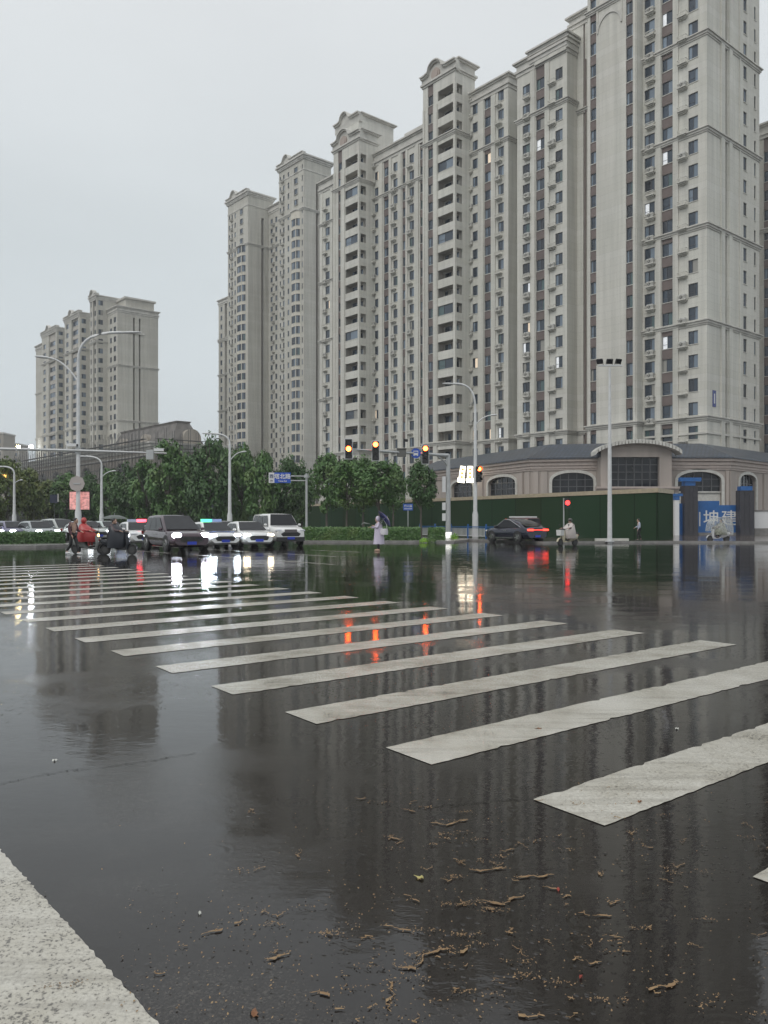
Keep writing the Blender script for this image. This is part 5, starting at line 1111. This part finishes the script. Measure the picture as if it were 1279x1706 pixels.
stand = dict(pelvis=V(0, 0, .92), chest=V(.02, 0, 1.24), neck=V(.03, 0, 1.42), head=V(.06, 0, 1.56), shl=V(.01, .17, 1.36), shr=V(.01, -.17, 1.36), ell=V(.0, .23, 1.08), elr=V(0, -.23, 1.08), wrl=V(.12, .22, .86), wrr=V(.12, -.22, .86),
             hil=V(0, .09, .88), hir=V(0, -.09, .88), knl=V(.04, .10, .48), knr=V(.02, -.10, .48), anl=V(0, .10, .08), anr=V(-.02, -.10, .08), tol=V(.15, .11, .04), tor=V(.13, -.11, .04))
def umbrella(label, loc, tilt, m, r=.52, pole=.85, rz=0.0, handle=True):
    t = thing('umbrella', label, 'umbrella', loc, 0); Mx = Matrix.Rotation(rz, 4, 'Z') @ Matrix.Rotation(tilt, 4, 'Y'); N_ = 8; b = MB(); pr = [(.0, .22), (.35, .20), (.7, .12), (1.0, .0)]
    for i in range(N_):
        for j in range(3):
            qs = []
            for (k, ii) in ((j, i), (j, i + 1), (j + 1, i + 1), (j + 1, i)):
                f, z = pr[k]; a = 2 * math.pi * ii / N_; qs.append(Mx @ Vector((math.cos(a) * f * r, math.sin(a) * f * r, pole + z * r * 1.3)))
            b.face(qs, 0, True)
    b.build('canopy', m, t)
    e = MB(); e.tube([Mx @ V(0, 0, 0), Mx @ V(0, 0, pole + .28 * r * 1.3 + .04)], .009, 6)
    for i in range(N_): a = 2 * math.pi * i / N_; e.tube([Mx @ V(0, 0, pole + .2 * r), Mx @ V(math.cos(a) * r, math.sin(a) * r, pole)], .004, 4)
    e.build('shaft', M['metal'], t); e = MB(); e.tube([Mx @ V(0, 0, -.1), Mx @ V(0, 0, .03)], .016, 8); e.build('handle', M['black'], t); return t
# the person crossing in a pale raincoat
JP = dict(stand); JP.update(elr=V(.16, -.20, 1.14), wrr=V(.36, -.16, 1.16), ell=V(.10, .22, 1.12), wrl=V(.24, .10, 1.22), pelvis=V(0, 0, .9))
LAV = mat('thin lavender raincoat', (.52, .47, .58), .35, coat=.3); p0 = P(631, 40.0)
pt = person('person in a long pale lavender hooded raincoat standing on the road with a blue umbrella', p0, R(180 + 12), JP, [coat(LAV, 1.02), trousers(M['black'])])
shoes(pt, JP, mat('tan shoes', (.55, .36, .27), .5)); e = MB(); skirt(e, [((0, 0, 1.30), .17, .20), ((0, 0, 1.05), .20, .23), ((-.02, 0, .8), .23, .25), ((-.02, 0, .5), .26, .27), ((-.01, 0, .34), .27, .28)]); e.build('raincoat_skirt', LAV, pt)
e = MB(); e.ball(JP['head'] + V(-.035, 0, .015), (.125, .115, .15), 0, 14, 10); e.build('hood', LAV, pt)
uo = p0 + V(-.10, -.08, 1.28); umbrella('dark blue umbrella tilted back over the shoulder of the raincoat person', uo, R(52), mat('navy umbrella', (.02, .025, .17), .35, coat=.3), .50, .50, R(12)); 
e = MB(); e.loft([[V(x * s, y, z) for x, y in ((-.17, -.06), (.17, -.06), (.19, .06), (-.19, .06))] for s, z in ((.92, 0), (1.05, .14), (.9, .30))], 0, True); e.tube([V(-.14, 0, .28), V(-.16, 0, .55), V(-.02, 0, .72), V(.12, 0, .5), V(.14, 0, .28)], .012, 6)
tag(e.build('shoulder_bag', mat('white bag', (.66, .64, .68), .4), None, p0 + V(.27, -.22, .80)), 'white shoulder bag hanging at the side of the raincoat person', 'bag')
b = MB(); b.tube([V(0, 0, 0), V(-.3, 0, .06), V(-.42, 0, -.02)], [.012, .035, .012], 8); tag(b.build('folded_umbrella', mat('grey umbrella cloth', (.2, .22, .2), .5), None, p0 + V(-.42, -.05, 1.32)), 'grey folded umbrella held out in front by the raincoat person', 'umbrella')
# walker by the hoarding
JW = dict(stand); JW.update(knl=V(.14, .10, .50), anl=V(.10, .10, .10), tol=V(.24, .11, .06), knr=V(-.02, -.10, .5), anr=V(-.16, -.10, .14), tor=V(-.04, -.11, .06), wrr=V(.26, -.18, 1.0), elr=V(.05, -.24, 1.1))
wt_ = person('person in a pale blue top and black trousers walking beside the green hoarding', P(1065, 55.8, .11), R(170), JW, [coat(mat('pale blue shirt', (.42, .46, .56), .6), .95), trousers(M['black'])]); shoes(wt_, JW, M['black']); wt_.scale = (.9, .9, .9)
# walker at the far left
JL = dict(stand); JL.update(knl=V(.16, .10, .50), anl=V(.20, .10, .10), tol=V(.35, .11, .05), knr=V(-.0, -.10, .5), anr=V(-.22, -.10, .16), tor=V(-.10, -.11, .05), chest=V(.08, 0, 1.2), neck=V(.12, 0, 1.36), head=V(.17, 0, 1.48), wrl=V(.30, .18, 1.02), ell=V(.1, .24, 1.05))
lt = person('person in a dark plum jacket and black trousers walking behind the red raincoat rider', P(121, 35.6), R(-15), JL, [coat(mat('plum jacket', (.09, .035, .045), .6), 1.1), trousers(M['black'])]); shoes(lt, JL, M['white'])

# ------------------------------------------------------------------ scooters and riders
def scooter(label, loc, rz, bodym, seatm=None, box=None, front=None, shield=True, group='electric scooters', name='electric_scooter', lamp=None):
    t = thing(name, label, 'scooter', loc, rz, group); bm = MB(); r = .22
    bm.loft([[V(x, y * w, z0 + (z1 - z0) * q) for y, q in ((-1, .1), (-1, .8), (-.6, 1), (.6, 1), (1, .8), (1, .1), (.5, 0), (-.5, 0))] for x, w, z0, z1 in ((-.85, .06, .55, .66), (-.72, .13, .42, .72), (-.45, .16, .32, .74), (-.18, .15, .28, .68), (-.06, .14, .24, .34), (.25, .15, .22, .30), (.42, .12, .24, .34))], 0, True)
    bm.loft([[V(x, -w, z), V(x + .08, -w * .6, z), V(x + .10, 0, z), V(x + .08, w * .6, z), V(x, w, z), V(x - .03, 0, z)] for x, w, z in ((.36, .12, .24), (.42, .19, .45), (.40, .18, .70), (.34, .12, .92))], 0, True)
    bm.build('body', bodym, t)
    for x in (-.60, .62):
        e = MB(); e.tube([(0, -.05, 0), (0, -.035, 0), (0, .035, 0), (0, .05, 0)], [r * .9, r, r, r * .9], 20); w_ = e.build('wheel', M['rubber'], t, (x, 0, r)); e = MB(); e.tube([(0, -.055, 0), (0, .055, 0)], r * .58, 14, 0, False); e.build('rim', M['ac_fan'], w_)
        e = MB(); pts = [V(x + (r + .04) * math.cos(a), 0, r + (r + .04) * math.sin(a)) for a in (R(k) for k in range(10, 171, 20))]; e.loft([[p_ + V(0, -.07, 0), p_ + V(0, .07, 0), p_ * 1.0 + V(0, .07, .012), p_ + V(0, -.07, .012)] for p_ in pts], 0, True); e.build('mudguard', bodym, t)
    e = MB(); e.tube([(.62, 0, r), (.50, 0, .55), (.36, 0, .98)], .024, 8); e.tube([(.30, -.32, 1.02), (.36, -.12, .99), (.36, .12, .99), (.30, .32, 1.02)], .018, 8); e.ball((.38, 0, .96), (.09, .12, .08), 0, 10, 8); e.build('handlebar', M['black'], t)
    e = MB(); e.loft([[V(x, -w, z), V(x, w, z), V(x, w * .9, z + .09), V(x, -w * .9, z + .09)] for x, w, z in ((-.78, .10, .70), (-.6, .15, .71), (-.3, .15, .70), (-.08, .10, .67))], 0, True); e.build('seat', seatm or M['black'], t)
    e = MB(); e.tube([(.46, 0, .84), (.475, 0, .84)], .07, 12, 0, False); e.build('headlight', lamp or M['lampglass'], t)
    e = MB(); e.box(-.89, -.86, -.07, .07, .60, .68); e.build('tail_light', M['tail'], t)
    for s_ in (-1, 1): e = MB(); e.tube([(.30, .28 * s_, 1.03), (.30, .34 * s_, 1.2)], .008, 5); e.ball((.30, .35 * s_, 1.24), (.02, .07, .045), 0, 8, 6); e.build('mirror', M['black'], t)
    if box: e = MB(); e.loft([[V(x, y, z) for x, y in ((-.80 - .0, -.18 * k), (-.50, -.18 * k), (-.50, .18 * k), (-.80, .18 * k))] for z, k in ((.80, .9), (1.0, 1.0), (1.10, .9))], 0, False); e.build('top_box', box, t)
    if front: e = MB(); e.loft([[V(x * 1.0, y * k, z) for x, y in ((.48, -.19), (.76, -.19), (.76, .19), (.48, .19))] for z, k in ((.62, .85), (.92, 1.0), (.95, 1.05))], 0, False); e.build('front_basket', front, t)
    return t
ride = dict(pelvis=V(-.35, 0, .82), chest=V(-.27, 0, 1.14), neck=V(-.24, 0, 1.32), head=V(-.20, 0, 1.47), shl=V(-.26, .17, 1.27), shr=V(-.26, -.17, 1.27), ell=V(-.06, .27, 1.06), elr=V(-.06, -.27, 1.06), wrl=V(.20, .29, 1.04), wrr=V(.20, -.29, 1.04),
            hil=V(-.33, .10, .80), hir=V(-.33, -.10, .80), knl=V(.06, .14, .74), knr=V(.06, -.14, .74), anl=V(.08, .13, .36), anr=V(.08, -.13, .36), tol=V(.22, .13, .32), tor=V(.22, -.13, .32))
def poncho(t, m, sx=1.0, low=.50):
    e = MB(); skirt(e, [((-.25, 0, 1.36), .10, .10), ((-.23, 0, 1.27), .19, .24), ((-.12, 0, 1.08), .38 * sx, .33), ((-.08, 0, .88), .50 * sx, .36), ((-.10, 0, low + .15), .52 * sx, .36), ((-.12, 0, low), .48 * sx, .34)]); e.build('poncho', m, t)
    e = MB(); e.ball(ride['head'] + V(-.03, 0, .02), (.13, .12, .15), 0, 12, 9)
    return e
def rider(label, loc, rz, cloth, m_poncho=None, hoodm=None, helmet=None, low=.5, sx=1.0):
    t = person(label, loc, rz, ride, cloth); shoes(t, ride, M['black'])
    if m_poncho:
        h_ = poncho(t, m_poncho, sx, low)
        if hoodm: h_.build('hood', hoodm, t)
    if helmet: e = MB(); e.ball(ride['head'] + V(-.01, 0, .05), (.135, .125, .12), 0, 14, 9); e.box(-.10, .0, -.08, .08, 1.52, 1.535); e.build('helmet', helmet, t)
    return t
REDC = mat('red raincoat', (.42, .035, .035), .3, coat=.3); TRS = [coat(mat('dark jacket', (.05, .03, .035), .6)), trousers(M['black'])]
def at_px(px, Z, z=0): return P(px, Z, z)
pA = at_px(148, 36.4); rz = R(-8); scooter('grey electric scooter with an amber front lamp, ridden by the red raincoat rider', pA, rz, mat('grey scooter plastic', (.25, .26, .25), .35), lamp=mat('amber lamp', (.9, .5, .2), .3, emit=(1, .55, .2), es=8))
rider('person in a bright red raincoat riding a grey electric scooter at the left', pA, rz, [coat(REDC, 1.1), trousers(REDC)], REDC, REDC, low=.55)
pB = at_px(198, 35.6); scooter('black electric scooter facing right, closest to the people carrier', pB, rz, mat('black scooter plastic', (.02, .022, .028), .25))
rider('person in a dark jacket with red sleeve riding the black electric scooter', pB, rz, [coat(mat('dark green and maroon jacket', (.06, .035, .04), .5), 1.15), trousers(M['black'])], mat('black rain cape', (.018, .02, .028), .3), None, low=.30, sx=.85)
umbrella('dull green umbrella open behind the rider of the black scooter', at_px(191, 37.0, .95), R(0), mat('grey green umbrella', (.07, .085, .075), .4), .62, .62)
pC = at_px(946, 47.8); rz = R(180 + 35); CRM = mat('cream scooter plastic', (.55, .50, .36), .3)
scooter('cream electric scooter with a white front basket, in front of the pedestrian signal', pC, rz, CRM, front=mat('white basket', (.62, .62, .60), .5))
rider('person in a greyish cream rain poncho and dark helmet riding the cream scooter', pC, rz, TRS, mat('grey cream poncho', (.50, .45, .42), .4, coat=.3), None, mat('dark helmet', (.06, .06, .055), .3), low=.45, sx=.9)
pD = at_px(1197, 57.0, .0); rz = R(180 + 8); sD = scooter('white electric scooter under a clear weather canopy, before the blue lettered hoarding', pD, rz, mat('white scooter plastic', (.68, .68, .70), .3))
film = mat('clear weather film', (.62, .64, .62), .2, alpha=.32)
e = MB(); pts = [(.75, .75), (.66, 1.25), (.42, 1.62), (.0, 1.72), (-.5, 1.70), (-.82, 1.55), (-.90, 1.0), (-.88, .5)]
e.loft([[V(x, -.38, z), V(x, .38, z), V(x, .38, z - .012), V(x, -.38, z - .012)] for x, z in pts], 0, False)
for s_ in (-.38, .38): e.face([V(x, s_, z) for x, z in pts] + [V(-.3, s_, .6), V(.3, s_, .95)])
e.build('weather_canopy', film, sD); e = MB()
for s_ in (-.38, .38): e.tube([V(x, s_, z) for x, z in pts], .014, 6)
e.build('canopy_frame', M['metal'], sD)
rider('person in a grey green rain cape inside the canopy of the white scooter', pD, rz, TRS, mat('camouflage grey cape', (.28, .29, .24), .5, noise=.5, nscale=8), None, None, low=.5)

# ------------------------------------------------------------------ things lying on the wet road
random.seed(21)
LITM = leaf_mat('wet leaf litter', (.21, .125, .06), (.30, .20, .10), (.13, .08, .04))
lit_ = MB()
def flake(c, s): leafquad(lit_, Vector((c.x, c.y, .006 + random.random() * .004)), V(0, 0, 1) + rnd() * .5, s)
def string(pts, dens=1.0, wd=.006, s=.0040):
    gp = [G(*p) for p in pts]; path = []
    for a, c in zip(gp, gp[1:]):
        n = max(3, int((c - a).length / .006)); ph = random.random() * 6
        for i in range(n): f = i / n; path.append(a.lerp(c, f) + V(math.sin(f * 11 + ph) * .006 + random.gauss(0, .0012), math.cos(f * 5 + ph) * .006 + random.gauss(0, .0016), 0))
    w0 = .0011 * (.6 + dens); prev = None; ph = random.random() * 9
    for i, q in enumerate(path):
        w = w0 * (.35 + 1.3 * math.sin(i * .23 + ph) ** 4 + random.random() * .7) * (1 - abs(2 * i / len(path) - 1) ** 5 * .8)
        cur = (q + V(0, w * 1.7, .0055), q + V(0, -w * 1.7, .0055), q + V(0, 0, .0064))
        if prev and random.random() > .05: lit_.face([prev[1], cur[1], cur[2], prev[2]]); lit_.face([prev[2], cur[2], cur[0], prev[0]])
        prev = cur
        if random.random() < .55 * dens: flake(q + V(random.gauss(0, .012), random.gauss(0, .007), 0), s * random.uniform(.5, 1.2))
for st_, d_ in (([(652, 1610), (690, 1616), (712, 1590), (745, 1583), (760, 1592)], 2.2), ([(765, 1590), (785, 1578)], 2), ([(650, 1632), (655, 1660), (645, 1672), (650, 1690)], 1.6), ([(797, 1502), (840, 1508), (855, 1498), (878, 1492)], 2.2), ([(805, 1514), (825, 1516)], 1.2),
    ([(780, 1449), (800, 1452), (845, 1448)], 1.8), ([(862, 1462), (895, 1462), (925, 1459)], 1.8), ([(850, 1466), (870, 1470)], 1.0), ([(720, 1372), (745, 1376), (780, 1366)], 1.6), ([(1080, 1650), (1108, 1645), (1135, 1638)], 1.9), ([(1090, 1655), (1108, 1658)], 1.5),
    ([(336, 1558), (356, 1553), (376, 1548)], 1.8), ([(440, 1602), (465, 1594), (490, 1587)], 2), ([(254, 1622), (280, 1624)], 1.6), ([(520, 1655), (550, 1658)], 1.6), ([(555, 1680), (580, 1684)], 1.5), ([(860, 1690), (880, 1696), (910, 1695)], 1.5), ([(612, 1684), (626, 1672)], 1.6),
    ([(672, 1349), (692, 1354)], 1), ([(640, 1395), (672, 1400)], .9), ([(640, 1545), (690, 1552)], 1), ([(675, 1492), (700, 1505)], 1.1), ([(905, 1480), (935, 1482)], .9), ([(990, 1528), (1020, 1526)], 1.2), ([(850, 1570), (880, 1600)], .8), ([(295, 1575), (318, 1578)], 1), ([(388, 1540), (408, 1536)], 1.1)):
    string(st_, d_)
for i in range(62):
    px, py = random.gauss(870, 220), random.uniform(1330, 1700); l = random.uniform(6, 26); string([(px, py), (px + l * .4, py + random.uniform(-9, 9)), (px + l, py + random.uniform(-7, 7))], random.uniform(.2, .8), .004, .004)
for i in range(60):
    px, py = random.gauss(850, 240), random.uniform(1330, 1700); c = G(px, py)
    for j in range(random.randint(8, 40)): flake(c + V(random.gauss(0, .028), random.gauss(0, .010), 0), random.uniform(.0018, .0055))
for i in range(700):
    px = random.gauss(850, 300); py = random.uniform(1300, 1705); flake(G(px, py), random.uniform(.0025, .006))
for i in range(260): flake(G(random.uniform(200, 700), random.uniform(1480, 1705)), random.uniform(.0025, .006))
tag(lit_.build('leaf_litter', LITM), 'trails of brown blossom and leaf litter floating on the wet road in the foreground', 'litter', kind='stuff')
YL = mat('yellow fallen leaf', (.42, .38, .14), .5); BL = mat('brown fallen leaf', (.20, .09, .04), .5); RL = mat('red fallen leaf', (.35, .06, .04), .5); WL = mat('white petal', (.6, .6, .55), .5)
def fallen(px, py, s, m, label, name='fallen_leaf'):
    b = MB(); n = 12; pts = []
    for k in range(n): a = 2 * math.pi * k / n; r = s * (1 - .35 * abs(math.sin(a * 1.0))) * (1 + .12 * math.sin(a * 5)); pts.append(V(r * math.cos(a), r * math.sin(a), .006 + .006 * math.sin(a * 3)))
    c = V(0, 0, .010)
    for k in range(n): b.face([c, pts[k], pts[(k + 1) % n]], 0, True)
    b.tube([V(s * .9, 0, .006), V(s * 1.5, s * .2, .008)], .0015, 4); o = b.build(name, m, None, G(px, py), random.random() * 6); return tag(o, label, 'leaf', 'single leaves lying on the wet road')
fallen(700, 1464, .020, YL, 'pale yellow leaf on the wet road, the brightest one in the foreground'); fallen(930, 1484, .010, RL, 'small red leaf right of the long litter trails'); fallen(424, 1690, .018, BL, 'brown curled leaf at the bottom edge, left of centre')
fallen(333, 1523, .008, WL, 'white petal alone on the grey water at the lower left'); fallen(1128, 1215, .016, WL, 'white scrap between the two nearest wide stripes'); fallen(91, 1268, .014, WL, 'white scrap alone on the grey road at the left'); fallen(968, 1630, .007, RL, 'tiny pink leaf near the bottom, right of centre')
fallen(1066, 1337, .016, BL, 'small dark leaf lying on the nearest white stripe'); fallen(898, 1215, .022, BL, 'dark leaf lying on the second nearest white stripe')

# cracks and a patch seam in the asphalt
CK = mat('crack in asphalt', (.025, .023, .021), .9, spec=.1); b = MB()
def crack(pts, w):
    gp = [G(*p) for p in pts]; prev = None
    for a, c in zip(gp, gp[1:]):
        n = 24
        for i in range(n + 1):
            q = a.lerp(c, i / n) + V(random.gauss(0, .006), random.gauss(0, .012), .0035); ww = w * random.uniform(.3, 1.3)
            if prev: b.face([prev[0], prev[1], q + V(0, ww, 0), q - V(0, ww, 0)])
            prev = (q - V(0, ww, 0), q + V(0, ww, 0))
crack([(-20, 1312), (40, 1298), (110, 1285), (150, 1281)], .0025); crack([(170, 1279), (250, 1268), (330, 1254)], .003); crack([(690, 1346), (800, 1338), (960, 1326)], .003)
tag(b.build('road_cracks', CK), kind='structure')
# rain haze
hz = MB(); hz.box(-905, 905, -305, 1505, -1.1, 106); hm = bpy.data.materials.new('rain haze'); hm.use_nodes = True; hn = hm.node_tree; hn.nodes.clear()
pv_ = hn.nodes.new('ShaderNodeVolumePrincipled'); pv_.inputs['Color'].default_value = (.93, .96, 1, 1); pv_.inputs['Density'].default_value = .00048; ho_ = hn.nodes.new('ShaderNodeOutputMaterial'); hn.links.new(pv_.outputs[0], ho_.inputs['Volume'])
tag(hz.build('haze', hm), kind='stuff')
scene.cycles.volume_bounces = 0
